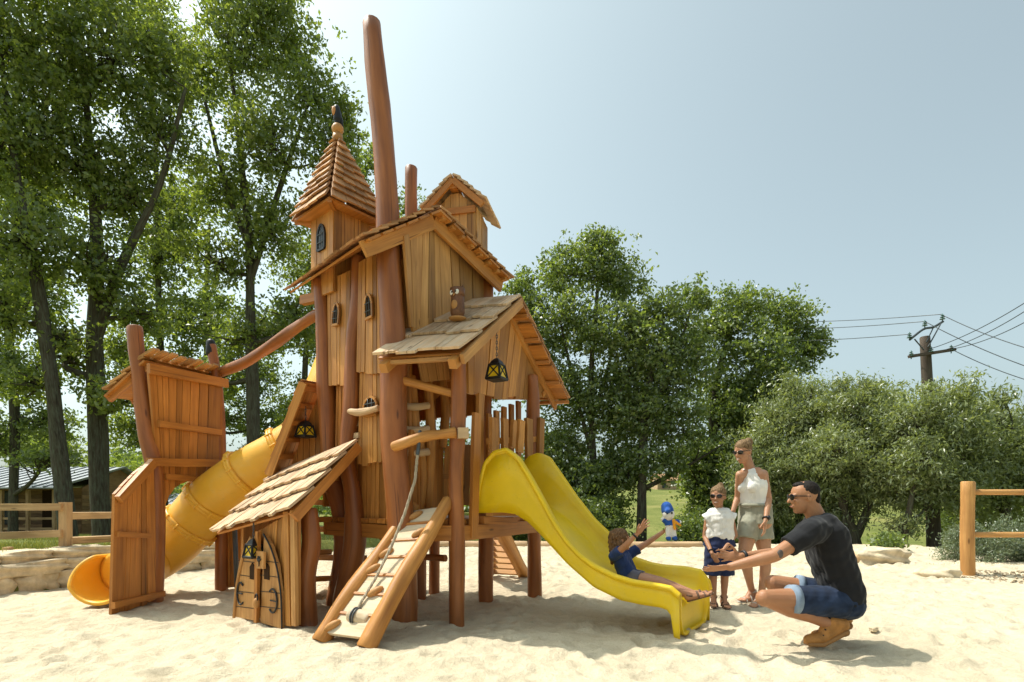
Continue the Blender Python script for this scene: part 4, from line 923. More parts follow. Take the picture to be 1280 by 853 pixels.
# railing boards behind the ramp landing (back of the porch) and beside the ladder
bk0, bk1 = (Dp.x+.28, Dp.y+.95), (Bp.x, Bp.y)
mb = MB()
for px, w, t0 in ((530, 11, 560), (541, 9, 566), (551, 10, 556), (561, 11, 558), (572, 9, 562), (582, 10, 556)):
    a = P(px, 632, 5.6); b = P(px+R.uniform(-2, 2), t0, 5.6); mb.plank(a, b, w/F*5.6, .03, (0, -1, 0), wob=.12, seg=4)
mb.build('railing', M['plank'], tw)
tp('railing_bar', 'plank', P(518, 598, 5.57), P(592, 594, 5.63), .05, .04, (0, -1, 0))
for px, py0, py1, d_ in ((515, 632, 470, 5.1), (535, 634, 470, 5.2), (553, 560, 468, 5.5), (524, 640, 540, 5.15)):
    tl('ladder_upright', 'plank', [P(px, py0, d_), P(px+4, (py0+py1)/2, d_), P(px-1, py1, d_)], [.04, .045, .04], n=8)
for y in (508, 537, 566): tl('ladder_rung', 'pale', [P(503, y, 5.05), P(520, y+1, 5.03), P(536, y-1, 5.1)], .032, n=6)
mb = MB(); mb.wall([V((-.93, 4.95, .9)), V((-.72, 5.55, .9))], [V((-.93, 4.95, 1.72)), V((-.72, 5.55, 1.72))], 5, th=.03, jt=.05); mb.build('railing', M['orange'], tw)
# railing on the slide side: tall board by the near post, wavy short boards between posts
tp('tall_board', 'orange', W(ac, cc, 588, 672)+V((.03, -.05, 0)), W(ac, cc, 592, 518)+V((.03, -.05, 0)), .105, .035, (.87, -.49, 0), seg=6, wob=.08)
tp('tall_board', 'plank', W(ac, cc, 598, 632)+V((-.02, .03, 0)), W(ac, cc, 603, 492)+V((-.02, .03, 0)), .09, .035, (.87, -.49, 0), seg=5, wob=.1)
mb = MB()
for px, y0, y1, w in ((611, 566, 523, 15), (624, 562, 524, 11), (634, 560, 526, 8), (643, 566, 526, 13), (655, 576, 524, 14), (669, 584, 524, 12)):
    a = W(ac, cc, px-1, y0)+V((.06, -.03, 0)); b = W(ac, cc, px+R.uniform(-2, 2), y1)+V((.06, -.03, 0)); mb.plank(a, b, w/F*a.y*1.1, .035, (.87, -.49, 0), wob=.16, seg=4)
mb.build('railing', M['plank'], tw)
mb = MB()
for px, y0, y1, w in ((612, 600, 515, 8), (622, 600, 512, 8), (632, 590, 508, 9), (641, 590, 503, 9), (651, 590, 500, 8), (660, 590, 496, 8)):
    a = W(ac, cc, px, y0)+V((-.1, .28, 0)); b = W(ac, cc, px+R.uniform(-1, 1), y1)+V((-.1, .28, 0)); mb.plank(a, b, w/F*a.y*1.15, .03, (.87, -.49, 0), wob=.14, seg=4)
mb.build('railing', M['orange'], tw)
tp('railing_bar', 'plank', W(ac, cc, 606, 552)+V((.03, .0, 0)), W(ac, cc, 674, 549)+V((.03, .0, 0)), .06, .04, (.87, -.49, 0))
tp('slide_bracket', 'plank', W(ac, cc, 598, 641)+V((.1, -.05, 0)), W(ac, cc, 650, 641)+V((.1, -.05, 0)), .06, .07, (.87, -.49, 0))
tp('slide_bracket', 'orange', W(ac, cc, 598, 650)+V((.03, 0, 0)), W(ac, cc, 640, 652)+V((.03, 0, 0)), .07, .06, (.87, -.49, 0))
# branch handrail with its peg by the ramp
tl('branch_rail', 'plank', [P(491, 559, 4.6), P(506, 554, 4.56), P(530, 546, 4.6), P(552, 543, 4.65), P(570, 541, 4.68)], [.038, .045, .042, .04, .046], n=20)
tp('wooden_peg', 'pale', P(572, 542, 4.66), P(585, 542, 4.68), .09, .09, (0, -1, 0))
# --- awning over the tube slide
a0, a1, a2, a3 = P(405, 480, 6.0), P(379, 475, 5.45), P(336, 591, 5.5), P(367, 590, 6.05)
mb = MB(); mb.shingles(a3, a2, a1, a0, 6, .16, th=.02, jag=.02); aw = mb.build('awning_roof', M['orange'], tw)
mb = MB(); q = [p-V((0, 0, .02)) for p in (a3, a2, a1, a0)]; mb.slab(q, .02); mb.build('roof_boards', M['plank'], aw)
for i in range(6):
    t = .04+.92*i/5; p = a0.lerp(a3, t)-V((-.02, .03, .05)); r_ = a1.lerp(a2, t)-V((0, 0, .05)); tp('batten', 'orange', p, r_, .06, .05, V((0, 0, 1)), aw)
tp('bargeboard', 'plank', a1-V((.0, .0, .03)), a2-V((.0, 0, .03)), .08, .03, (0, -1, 0), aw)
mb = MB(); mb.wall([P(366, 592, 5.8), P(384, 592, 5.78), P(404, 604, 5.74)], [P(365, 580, 5.8), P(384, 530, 5.78), P(404, 484, 5.74)], 5, th=.03); mb.build('plank_wall', M['orange'], tw)
# --- long bracing log to the slide gate
tl('bracing_log', 'post', [P(276, 466, 6.5), P(312, 450, 6.3), P(352, 423, 6.0), P(382, 402, 5.8), P(402, 391, 5.66)], [.052, .06, .058, .054, .054], n=24, wob=.07)
# low foot logs on the sand under the tower
tl('foot_log', 'pale', [G(398, 748), G(442, 722), G(470, 716)], .05, n=8)

# ================================================================== things on the tower
ow = P(572, 399, 4.98); owl = thing('carved_owl', 'small carved wooden owl with white eyes perched on the porch roof', 'owl', ow)
mo = plain('owl_brown', (.17, .07, .03), .5, .4, .25, 30)
k = 1/F*4.98; Z3 = V((0, 0, 1)); fw = V((-.45, -.89, 0)).normalized(); lf = V((fw.y, -fw.x, 0))
mb = MB(); mb.ball(ow+V((0, 0, .005)), (.085, .065, .022)); mb.ball(ow+V((-.0, .01, .012)), (.07, .05, .03)); mb.build('base', M['tan'], owl)
mb = MB(); mb.cap(ow+V((0, 0, .06)), ow+V((0, 0, .2)), .066, .06, k=16); mb.cap(ow+V((0, 0, .2)), ow+V((0, 0, .275)), .062, .07, k=16, round_=False)
for s_ in (-1, 1): mb.cap(ow+lf*.045*s_+V((0, 0, .27)), ow+lf*.058*s_+V((0, 0, .3)), .018, .004, k=8)
mb.build('body', mo, owl)
mw = plain('white_paint', (.75, .72, .66), .5, .3); mb = MB()
for s_ in (-1, 1): mb.ball(ow+fw*.056+lf*.028*s_+V((0, 0, .228)), (.021, .010, .024), (lf, fw, Z3), n=10)
fc = mb.build('face_disc', mw, owl)
for s_ in (-1, 1): mb = MB(); mb.ball(ow+fw*.066+lf*.02*s_+V((0, 0, .23)), .008, n=8); mb.build('eye', M['black'], fc)
mb = MB(); mb.cap(ow+fw*.06+V((0, 0, .21)), ow+fw*.072+V((0, 0, .19)), .01, .003, k=8); mb.build('beak', M['tan'], owl)
mb = MB(); mb.ball(ow+fw*.056+V((0, 0, .115)), (.034, .02, .045), (lf, fw, Z3), n=10); mb.build('breast', M['tan'], owl)
bd = P(422, 160, 5.71)+V((0, 0, .07)); bd = apx+V((0, 0, .13)); bird = thing('carved_bird', 'dark carved bird with an orange breast on top of the spire', 'bird', bd)
mb = MB(); mb.chain((bd+V((0, 0, .0)), .028), (bd+V((0, 0, .05)), .046), (bd+V((-.005, 0, .12)), .04), (bd+V((-.01, 0, .17)), .03)); mb.cap(bd+V((.03, 0, .05)), bd+V((.05, .01, -.03)), .025, .008); mb.build('body', M['black'], bird)
mb = MB(); mb.ball(bd+V((-.03, -.025, .12)), (.022, .03, .05)); mb.build('breast', plain('orange_paint', (.6, .28, .1), .5), bird)
mb = MB(); mb.cap(bd+V((-.035, -.01, .17)), bd+V((-.065, -.02, .165)), .008, .002, k=8); mb.build('beak', M['tan'], bird)
# lanterns
def lantern(top, chain, w, h, lab):
    """pyramid lantern of black iron with yellow crossed panes; top = hanging point, chain length, body width and height"""
    r = thing('lantern', lab, 'lantern', top, 'black and yellow lanterns hanging on the play tower'); c = top-V((0, 0, chain)); w2 = w/2
    mb = MB(); n = max(3, int(chain/.026))
    for i in range(n):
        p = top-V((0, 0, chain*(i+.5)/n)); o = V((.006, 0, 0)) if i % 2 else V((0, .006, 0))
        mb.cap(p+o-V((0, 0, chain/n*.5)), p+o+V((0, 0, chain/n*.5)), .0035, .0035, k=5); mb.cap(p-o-V((0, 0, chain/n*.5)), p-o+V((0, 0, chain/n*.5)), .0035, .0035, k=5)
    mb.build('chain', M['steel'], r)
    ca, sa = math.cos(.5), math.sin(.5); X, Y_ = V((ca, -sa, 0)), V((sa, ca, 0))
    def q(x, y, z): return c+X*x*w2+Y_*y*w2-V((0, 0, z*h))
    mb = MB()
    lv = [(0, .18), (.12, .5), (.30, .72), (.92, 1.0)]
    for (z0, a0_), (z1, a1_) in zip(lv[:2], lv[1:3]):
        for i in range(4):
            s0 = [(-1, -1), (1, -1), (1, 1), (-1, 1)][i]; s1 = [(-1, -1), (1, -1), (1, 1), (-1, 1)][(i+1) % 4]
            mb.slab([q(s0[0]*a1_, s0[1]*a1_, z1), q(s1[0]*a1_, s1[1]*a1_, z1), q(s1[0]*a0_, s1[1]*a0_, z0), q(s0[0]*a0_, s0[1]*a0_, z0)], .006)
    for i in range(4):
        s0 = [(-1, -1), (1, -1), (1, 1), (-1, 1)][i]; s1 = [(-1, -1), (1, -1), (1, 1), (-1, 1)][(i+1) % 4]
        e = [q(s0[0]*.72, s0[1]*.72, .3), q(s1[0]*.72, s1[1]*.72, .3), q(s1[0], s1[1], .92), q(s0[0], s0[1], .92)]
        for a, b in zip(e, e[1:]+e[:1]): mb.cap(a, b, .011, .011, k=6)
        mb.cap(e[0], e[2], .006, .006, k=6); mb.cap(e[1], e[3], .006, .006, k=6)
    mb.slab([q(-1.05, -1.05, .94), q(1.05, -1.05, .94), q(1.05, 1.05, .94), q(-1.05, 1.05, .94)], .02); mb.build('frame', M['black'], r)
    for i in range(4):
        s0 = [(-1, -1), (1, -1), (1, 1), (-1, 1)][i]; s1 = [(-1, -1), (1, -1), (1, 1), (-1, 1)][(i+1) % 4]; g_ = MB()
        g_.slab([q(s0[0]*.66, s0[1]*.66, .32), q(s1[0]*.66, s1[1]*.66, .32), q(s1[0]*.94, s1[1]*.94, .9), q(s0[0]*.94, s0[1]*.94, .9)], .004); g_.build('pane', M['yellowpane'], r)
    return r
lantern(P(621, 408, 5.0), .30, .145, .20, 'black lantern with yellow panes hanging from the porch gable')
lantern(P(382, 508, 5.62), .15, .14, .175, 'black lantern with yellow panes hanging under the awning by the tube slide')
lantern(P(317, 654, 4.66), .135, .115, .165, 'black lantern with yellow panes beside the playhouse door')

# ================================================================== climbing ramp
rb, rt = V((-1.04, 3.90, .06)), P(556, 634, 4.70); lb, lt = V((-1.43, 4.08, .06)), P(513, 640, 4.88)
rp = thing('climbing_ramp', 'sloping climbing ramp of pale boards with round side logs and wooden grips', 'climbing ramp', (-1.2, 4.0, 0))
def rl(a, b, ex=.08):
    d_ = (b-a).normalized(); mb = MB(); mb.log([a-d_*.02-V((0, 0, .05)), a.lerp(b, .3), a.lerp(b, .7), b+d_*ex], [.07, .068, .06, .055], k=16, n=16, wob=.05); mb.build('side_log', M['plank'], rp)
rl(rb, rt); rl(lb, lt)
rn = (rb-lb).cross(lt-lb).normalized()
if rn.z < 0: rn = -rn
for i in range(7):
    t0, t1 = i/7+.006, (i+1)/7-.006; q = [lb.lerp(lt, t0), rb.lerp(rt, t0), rb.lerp(rt, t1), lb.lerp(lt, t1)]; mb = MB(); mb.slab([p+rn*.0 for p in q], .03, rn); mb.build('board', M['ramp'], rp)
for i in range(1, 7):
    t = i/7; mb = MB(); mb.plank(lb.lerp(lt, t)+rn*.018, rb.lerp(rt, t)+rn*.018, .02, .022, rn); mb.build('batten', M['orange'], rp)
for t, s_ in ((.05, .18), (.3, .62), (.47, .2), (.6, .25), (.76, .78), (.93, .35)):
    c = lb.lerp(rb, s_).lerp(lt.lerp(rt, s_), t)+rn*.03; mb = MB(); mb.ball(c, (.062, .04, .03), ((rb-lb).normalized()*.8+(lt-lb).normalized()*.6, rn.cross((rb-lb).normalized()), rn), n=12); mb.build('grip', M['tan'], rp)
# rope with its log
rg = thing('climbing_rope', 'twisted rope hanging from the branch rail with a log at its end on the ramp', 'rope', P(523, 548, 4.6))
pts = [P(525, 546, 4.60), P(522, 566, 4.56), P(519, 600, 4.53), P(506, 642, 4.50), P(489, 684, 4.40), P(470, 722, 4.27), P(452, 752, 4.15), P(447, 762, 4.12)]
mb = MB()
fine = []
for i in range(len(pts)-1):
    for j in range(12): fine.append(pts[i].lerp(pts[i+1], j/12))
fine.append(pts[-1])
for ph in (0, 2.09, 4.19):
    q = [p+V((math.cos(i*.75+ph), math.sin(i*.75+ph), .3*math.sin(i*.75+ph)))*.006 for i, p in enumerate(fine)]; mb.log(q, .0072, n=len(q)*2, k=6, wob=0)
mb.build('rope', M['rope'], rg)
lg0, lg1 = P(437, 768, 4.12), P(462, 776, 4.05); mb = MB(); mb.log([lg0, lg0.lerp(lg1, .5), lg1], [.05, .055, .052], k=18, n=8, wob=.03); mb.build('log', M['ramp'], rg)
mb = MB(); q = []
c = lg0.lerp(lg1, .35); ax_ = (lg1-lg0).normalized(); e1 = ax_.orthogonal().normalized(); e2 = ax_.cross(e1)
for i in range(27): a = i*.47; q.append(c+ax_*(i-13)*.0016+(e1*math.cos(a)+e2*math.sin(a))*.062)
mb.log(q, .007, n=60, k=6, wob=0); mb.build('knot', M['steel'], rg)
mb = MB(); mb.cap(P(525, 540, 4.6), P(522, 568, 4.56), .016, .016, k=10); mb.build('shackle', M['steel'], rg)
# rear ramp under the deck
r2 = thing('rear_ramp', 'second slatted ramp leading down behind the deck posts', 'ramp', (.2, 7.2, 0))
A0, A1, B0, B1 = P(606, 648, 6.5), P(612, 716, 7.7), P(619, 650, 6.45), P(655, 718, 7.6)
mb = MB(); mb.log([B0, B0.lerp(B1, .5), B1], .085, k=14); mb.build('side_log', M['plank'], r2); mb = MB(); mb.log([A0, A1], .08, k=14); mb.build('side_log', M['plank'], r2)
for i in range(9): t = .06+.9*i/8; mb = MB(); mb.plank(A0.lerp(A1, t), B0.lerp(B1, t), .09, .03, (0, -.7, .7)); mb.build('slat', M['tan'], r2)

# ================================================================== yellow slide
ns0, ns1 = V((-.298, 5.06)), V((1.31, 4.22)); fs0, fs1 = V((.13, 5.68)), V((1.76, 4.86))
def prof(a, b, pix):
    out = []
    for px, py in pix:
        p = W(a, b, px, py); t = (V((p.x, p.y))-a).dot(b-a)/(b-a).length_squared; out.append((t, p.z))
    return out
rimN = prof(ns0, ns1, [(599, 632), (604, 600), (611, 578), (622, 566), (636, 563), (650, 573), (664, 596), (678, 621), (695, 653), (711, 677), (728, 695), (744, 707), (770, 720), (793, 727), (820, 731), (840, 735), (852, 745), (858, 765), (861, 797)])
rimF = prof(fs0, fs1, [(655, 580), (661, 572), (672, 568), (684, 573), (696, 590), (718, 622), (740, 650), (762, 671), (778, 689), (792, 699), (812, 706), (829, 709), (855, 711), (874, 715), (884, 728), (889, 750), (893, 783)])
flo = prof(ns0, ns1, [(599, 640), (630, 639), (646, 641), (662, 651), (678, 667), (711, 703), (744, 732), (777, 748), (805, 754), (826, 757), (835, 760), (840, 767), (842, 780), (843, 797), (862, 798)])
def ev(tab, t):
    if t <= tab[0][0]: return tab[0][1]
    for (a, b), (c, d_) in zip(tab, tab[1:]):
        if t <= c: return b+(d_-b)*(t-a)/max(1e-6, c-a)
    return tab[-1][1]
ts = [0, .006, .015, .03, .05, .075, .1]+[.1+.8*i/36 for i in range(1, 37)]+[.915, .93, .94, .946, .952, .958, .962, .966, .97, .976, .982, .988, .992, .996, 1.0]
prof_n = 24; vs = []; zp = []
rN = []; rF = []
for t in ts:
    n2 = ns0.lerp(ns1, t); f2 = fs0.lerp(fs1, t); zn = ev(rimN, t); zf = ev(rimF, t); zl = ev(flo, t); zl = min(zl, zn-.01, zf-.01)
    n3, f3 = V((n2.x, n2.y, zn)), V((f2.x, f2.y, zf)); nb, fb = V((n2.x, n2.y, zl)), V((f2.x, f2.y, zl)); w_ = (fb-nb); wl = w_.length; w_.normalize()
    r_ = min(.10, (zn-zl)*.6, (zf-zl)*.6)
    row = [n3-w_*.035-V((0, 0, min(.03, (zn-zl)*.4))), n3-w_*.03, n3-w_*.012+V((0, 0, .008)), n3+w_*.008]
    row += [n3.lerp(nb+w_*.04, .35), n3.lerp(nb+w_*.04, .62)]
    row += [nb+w_*(.04+r_*(1-math.cos(a)))+V((0, 0, r_*(1-math.sin(a)))) for a in (.35, .8, 1.2, 1.57)]
    row += [nb.lerp(fb, .35), nb.lerp(fb, .5), nb.lerp(fb, .65)]
    row += [fb-w_*(.04+r_*(1-math.cos(a)))+V((0, 0, r_*(1-math.sin(a)))) for a in (1.57, 1.2, .8, .35)]
    row += [f3.lerp(fb-w_*.04, .62), f3.lerp(fb-w_*.04, .35), f3-w_*.008, f3+w_*.012+V((0, 0, .008)), f3+w_*.03, f3+w_*.035-V((0, 0, min(.03, (zf-zl)*.4)))]
    prof_n = len(row); vs += row
    rN.append(row[1]); rF.append(row[-2])
fs = []
for i in range(len(ts)-1):
    for j in range(prof_n-1): a = i*prof_n+j; fs.append((a, a+1, a+prof_n+1, a+prof_n))
sr = thing('slide', 'bright yellow wavy open slide coming down from the porch', 'slide', ((ns1+fs1)/2).to_3d())
mb = MB(); mb.add(vs, fs, None, True); ch = mb.build('chute', M['slide'], sr)
so_ = ch.modifiers.new('t', 'SOLIDIFY'); so_.thickness = .022; so_.offset = 0
# outer cheek on the near side, a little outside the trough
w_ = ((fs0-ns0).normalized()).to_3d(); vs = []; fs = []
for t in ts:
    n2 = ns0.lerp(ns1, t); zn = ev(rimN, t); zl = min(ev(flo, t), zn-.01)-.0
    for s_ in (0, .4, .8, 1): vs.append(V((n2.x, n2.y, zn-.012+(zl-zn)*s_))-w_*(.034-.012*s_))
for i in range(len(ts)-1):
    for j in range(3): a = i*4+j; fs.append((a, a+1, a+5, a+4))
mb = MB(); mb.add(vs, fs, None, True); sc_ = mb.build('side_cheek', M['slide'], sr); q = sc_.modifiers.new('t', 'SOLIDIFY'); q.thickness = .012; q.offset = 0
vs = []; fs = []
for t in ts:
    n2 = fs0.lerp(fs1, t); zn = ev(rimF, t); zl = min(ev(flo, t), zn-.01)
    for s_ in (0, .4, .8, 1): vs.append(V((n2.x, n2.y, zn-.012+(zl-zn)*s_))+w_*(.034-.012*s_))
for i in range(len(ts)-1):
    for j in range(3): a = i*4+j; fs.append((a, a+4, a+5, a+1))
mb = MB(); mb.add(vs, fs, None, True); sc_ = mb.build('side_cheek', M['slide'], sr); q = sc_.modifiers.new('t', 'SOLIDIFY'); q.thickness = .012; q.offset = 0
for rim, off in ((rN, -.012), (rF, .012)):
    mb = MB(); mb.log([p+w_*off for p in rim], .02, n=len(rim)*3, k=10, wob=0, ell=0); mb.build('rim', M['slide'], sr)

# ================================================================== tube slide
ts_ = thing('tube_slide', 'amber plastic tube slide winding down under the slide gate', 'tube slide', (-3.4, 5.9, 0))
path_ = [P(424, 452, 6.55), P(409, 492, 6.35), P(390, 535, 6.25), P(356, 566, 6.18), P(308, 594, 6.15), P(264, 627, 6.18), P(237, 657, 6.22), P(212, 683, 6.2), V((-4.02, 6.05, .40)), V((-4.02, 5.85, .34)), V((-4.015, 5.62, .31))]
mb = MB(); mb.log(path_, [.26, .26, .265, .275, .28, .285, .285, .28, .265, .25, .24], n=80, k=32, wob=0, ell=0); mb.build('tube', M['tube'], ts_)
def flange(p, q, r_):
    t = (q-p).normalized(); x = t.orthogonal().normalized(); y = t.cross(x); mb = MB()
    for o_ in (-.016, .016):
        ring = [p+t*o_+(x*math.cos(a)+y*math.sin(a))*r_ for a in [6.2832*i/40 for i in range(41)]]
        mb.log(ring, .024, n=80, k=8, wob=0, ell=0)
    for a in range(12): c = p+(x*math.cos(a*.5236)+y*math.sin(a*.5236))*(r_+.02); mb.cap(c-t*.03, c+t*.03, .012, .012, k=6)
    mb.build('flange', M['tube'], ts_)
for i, k_ in ((3, .285), (4, .29), (5, .295), (6, .295)): flange(path_[i], path_[i+1], k_)
# scoop at the exit: open half pipe with a rounded lip
ax0, ax1 = V((-4.01, 5.75, .30)), V((-4.02, 5.27, .30)); t = (ax1-ax0).normalized(); sx = V((-t.y, t.x, 0)).normalized(); vs = []; fs = []; nn = 20; mm = 12
for i in range(mm+1):
    c = ax0.lerp(ax1, i/mm); r_ = .27+.02*i/mm
    spread_ = 2.3-(.0 if i < 6 else ((i-6)/6)**1.6*1.1)
    for j in range(nn+1):
        a = -math.pi/2+spread_*(j/nn*2-1); vs.append(c+sx*math.cos(a)*r_+V((0, 0, math.sin(a)*r_*.9+.02)))
for i in range(mm):
    for j in range(nn): a = i*(nn+1)+j; fs.append((a, a+1, a+nn+2, a+nn+1))
mb = MB(); mb.add(vs, fs, None, True); q = mb.build('exit_scoop', M['tube'], ts_); s2 = q.modifiers.new('t', 'SOLIDIFY'); s2.thickness = .025; s2.offset = 0
mb = MB(); edge = [vs[i*(nn+1)] for i in range(mm+1)]+[vs[mm*(nn+1)+j] for j in range(1, nn)]+[vs[i*(nn+1)+nn] for i in range(mm, -1, -1)]
mb.log(edge, .02, n=len(edge)*2, k=8, wob=0, ell=0); mb.build('scoop_lip', M['tube'], ts_)

# ================================================================== slide gate (planked screen left)
gt = thing('slide_gate', 'two post planked gate with a small shingle roof over the tube slide', 'gate', (-3.6, 6.0, 0))
def gl(*a, **k): return tl(*a, par=gt, **k)
def gp_(*a, **k): return tp(*a, par=gt, **k)
p1, p2 = V((-3.71, 5.66)), V((-3.45, 6.47))
gl('post', 'post', [V((-3.71, 5.66, -.2)), P(193, 740, 5.66), P(195, 660, 5.66), P(193, 590, 5.66), P(183, 540, 5.66), P(176, 490, 5.66), P(172, 450, 5.66), P(168, 408, 5.66)], [.085, .083, .08, .078, .076, .07, .07, .068], n=32, wob=.05)
gl('post', 'post', [V((-3.45, 6.47, -.2)), P(277, 700, 6.47), P(276, 600, 6.47), P(273, 520, 6.47), P(270, 470, 6.47), P(264, 431, 6.47)], [.07, .068, .065, .065, .06, .052], n=24)
mb = MB(); mb.cap(P(264, 441, 6.47), P(263.5, 429, 6.47), .062, .05, k=14); mb.build('post_cap', M['black'], gt)
def gq(px, py, off=0.0): return W(p1, p2, px, py)+V((.95, -.3, 0))*off
mb = MB(); mb.wall([gq(202, 655), gq(205, 632), gq(214, 612), gq(228, 603), gq(246, 600), (gq(274, 604))], [gq(184, 462), gq(200, 464), gq(216, 467), gq(232, 470), gq(250, 473), gq(276, 479)], 9, th=.03, jb=.0, wv=.15); mb.build('plank_panel', M['orange'], gt)
for a, b, w_2, o_ in (((180, 461), (279, 480), .1, .06), ((195, 530), (273, 541), .065, .035), ((178, 578), (290, 580), .085, .07), ((203, 596), (273, 601), .06, .035)):
    gp_('rail', 'orange', gq(*a, o_), gq(*b, o_), w_2, .045, (.95, -.3, 0), seg=5, wob=.06)
# small lean-to roof sloping away to the left
e0, e1 = P(130, 492, 5.62), P(196, 500, 6.4); t0_, t1_ = P(180, 447, 5.6), P(276, 470, 6.55)
mb = MB(); mb.shingles(e0, e1, t1_, t0_, 4, .13, th=.022, jag=.035, lift=1.4); gr_ = mb.build('shingle_roof', M['tan'], gt)
mb = MB(); q = [p-V((0, 0, .03)) for p in (e0, e1, t1_, t0_)]; mb.slab(q, .02); mb.build('roof_boards', M['orange'], gr_)
for t_ in (.08, .5, .92):
    tp('rafter', 'orange', e0.lerp(e1, t_)-V((0, 0, .06)), t0_.lerp(t1_, t_)-V((0, 0, .06)), .06, .05, (0, -1, 0), gr_)
mb = MB()
for i in range(9):
    t_ = (i+.5)/9; c = t0_.lerp(t1_, t_); mb.plank(c+V((-.10, 0, -.01)), c+V((.10, -.03, .075+R.uniform(-.02, .02))), .085, .025, (-.5, 0, .86))
mb.build('ridge_shingle', M['tan'], gr_)
# lower screen coming forward from the first post
s0 = V((-3.74, 5.02)); s1 = V((-3.68, 5.6))
def sq(px, py, off=0.0): return W(s0, s1, px, py)+V((1, -.1, 0))*off
mb = MB(); mb.wall([sq(137, 770), sq(160, 763), sq(197, 749)], [sq(141, 618), sq(166, 592), sq(190, 573)], 6, th=.03, jb=.01); mb.build('plank_panel', M['orange'], gt)
gp_('rail', 'orange', sq(137, 757, .035), sq(201, 742, .035), .06, .04, (1, -.1, 0), seg=3, wob=.06)
gp_('rail', 'orange', sq(143, 668, .03), sq(184, 670, .03), .05, .035, (1, -.1, 0))
gp_('rail', 'orange', sq(143, 625, .05), sq(186, 578, .05), .085, .05, (1, -.1, 0))
# low board panel and steel post by the second post
mb = MB(); mb.wall([P(284, 735, 6.5), P(302, 733, 6.45)], [P(282, 640, 6.5), P(303, 640, 6.45)], 3, th=.03); mb.build('plank_panel', M['orange'], gt)
mb = MB(); b_ = G(297, 740); mb.cap(V((b_.x, b_.y, -.1)), P(293, 655, b_.y), .028, .028, k=10, round_=False); mb.build('steel_post', M['steel'], gt)

# ================================================================== playhouse
h0, h1 = G(302, 772), G(354, 785); dirh = (h1-h0).normalized(); nh = V((-dirh.y, dirh.x, 0));
if nh.y > 0: nh = -nh
ph = thing('playhouse', 'tiny playhouse with a pale shingle roof and a rounded double door', 'playhouse', (h0+h1)/2)
ha, hb = V((h0.x, h0.y)), V((h1.x, h1.y))
def hq(px, py, off=0.0): return W(ha, hb, px, py)+nh*off
def hp(name, mat, *a, **k): return tp(name, mat, *a, par=ph, **k)
tl('post', 'post', [G(384, 783)-V((0, 0, .15)), G(384, 780), P(383, 720, 4.62), P(389, 680, 4.62), P(386, 636, 4.64)], [.095, .09, .08, .074, .075], par=ph, n=14)
mb = MB(); mb.wall([hq(304, 770, -.02), hq(372, 782, -.02)], [hq(322, 664, -.02), hq(372, 636, -.02)], 8, th=.025); mb.build('plank_wall', M['plank'], ph)
hp('corner_board', 'plank', hq(363, 782, .01), hq(360, 640, .01), .075, .03, nh, seg=4, wob=.06)
hp('corner_board', 'tan', hq(371, 782, .015), hq(369, 638, .015), .06, .03, nh, seg=4, wob=.06)
# doors: two leaves meeting at a middle board, rounded towards the top
def leaf_door(pts, name='door_leaf'):
    mb = MB(); mb.slab([hq(*p, .035) for p in pts], .028, nh); return mb.build(name, M['tan'], ph)
l1 = leaf_door([(301, 770), (326, 775), (328, 668), (322, 672), (314, 690), (306, 720)])
l2 = leaf_door([(332, 777), (359, 785), (358, 740), (353, 705), (345, 680), (337, 668)])
for pts in (([(300, 771), (304, 730), (312, 692), (322, 671)], 'tan'), ([(360, 785), (359, 745), (354, 710), (346, 684), (337, 667)], 'black')):
    mb = MB(); mb.log([hq(*p, .055) for p in pts[0]], .014 if pts[1] == 'tan' else .007, n=14, k=8, wob=.02); mb.build('door_frame', M[pts[1]], ph)
hp('middle_board', 'orange', hq(329, 777, .06), hq(331, 664, .06), .045, .03, nh, seg=3, wob=.05)
for lf_, xs_ in ((l1, (302, 327)), (l2, (332, 359))):
    for y in (700, 718, 738, 757):
        mb = MB(); mb.plank(hq(xs_[0]+(3 if y < 720 and lf_ is l1 else 0), y, .051), hq(xs_[1]-(4 if y < 720 and lf_ is l2 else 0), y+3, .051), .005, .005, nh); mb.build('board_joint', M['black'], lf_)
for lf_, px in ((l1, 323), (l2, 341)):
    mb = MB(); mb.slab([hq(px-3, 723, .054), hq(px+3, 724, .054), hq(px+3, 708, .054), hq(px, 703, .054), hq(px-3, 708, .054)], .008, nh); mb.build('slot', M['inside'], lf_)
for lf_, px, py, sg in ((l1, 309, 741, -1), (l2, 349, 750, 1)):
    c = hq(px, py, .06); mb = MB(); rr = .085
    q = [c+dirh*math.cos(a)*rr*.8*sg+V((0, 0, 1))*math.sin(a)*rr*1.15 for a in [(-2.3+4.6*i/16) for i in range(17)]]
    if lf_ is l1: q = [c-dirh*math.cos(a)*rr*.7+V((0, 0, 1))*math.sin(a)*rr*1.15 for a in [(-2.3+4.6*i/16)+math.pi*0 for i in range(17)]]
    mb.log(q, .0075, n=32, k=7, wob=0); mb.cap(c-dirh*.03*sg, c+dirh*.075*sg, .007, .004, k=7); mb.build('hinge', M['black'], lf_)
pc = hq(333, 752, .09); mb = MB(); mb.ball(pc, (.028, .028, .045), n=12); pl_ = mb.build('padlock', M['tan'], ph); mb = MB(); mb.log([pc+dirh*.016, pc+dirh*.018+V((0, 0, .055)), pc+V((0, 0, .075)), pc-dirh*.018+V((0, 0, .055)), pc-dirh*.016], .006, n=16, k=6, wob=0); mb.build('shackle', M['black'], pl_)
sc0 = hq(338, 699, .085); mb = MB(); z_ = V((0, 0, 1)); mb.slab([sc0-dirh*.06-z_*.075, sc0+dirh*.06-z_*.07, sc0+dirh*.062+z_*.07, sc0-dirh*.058+z_*.075], .022, nh); sg_ = mb.build('door_sign', M['tan'], ph)
mb = MB(); c = sc0+nh*.017                                        # black leaf-like emblem
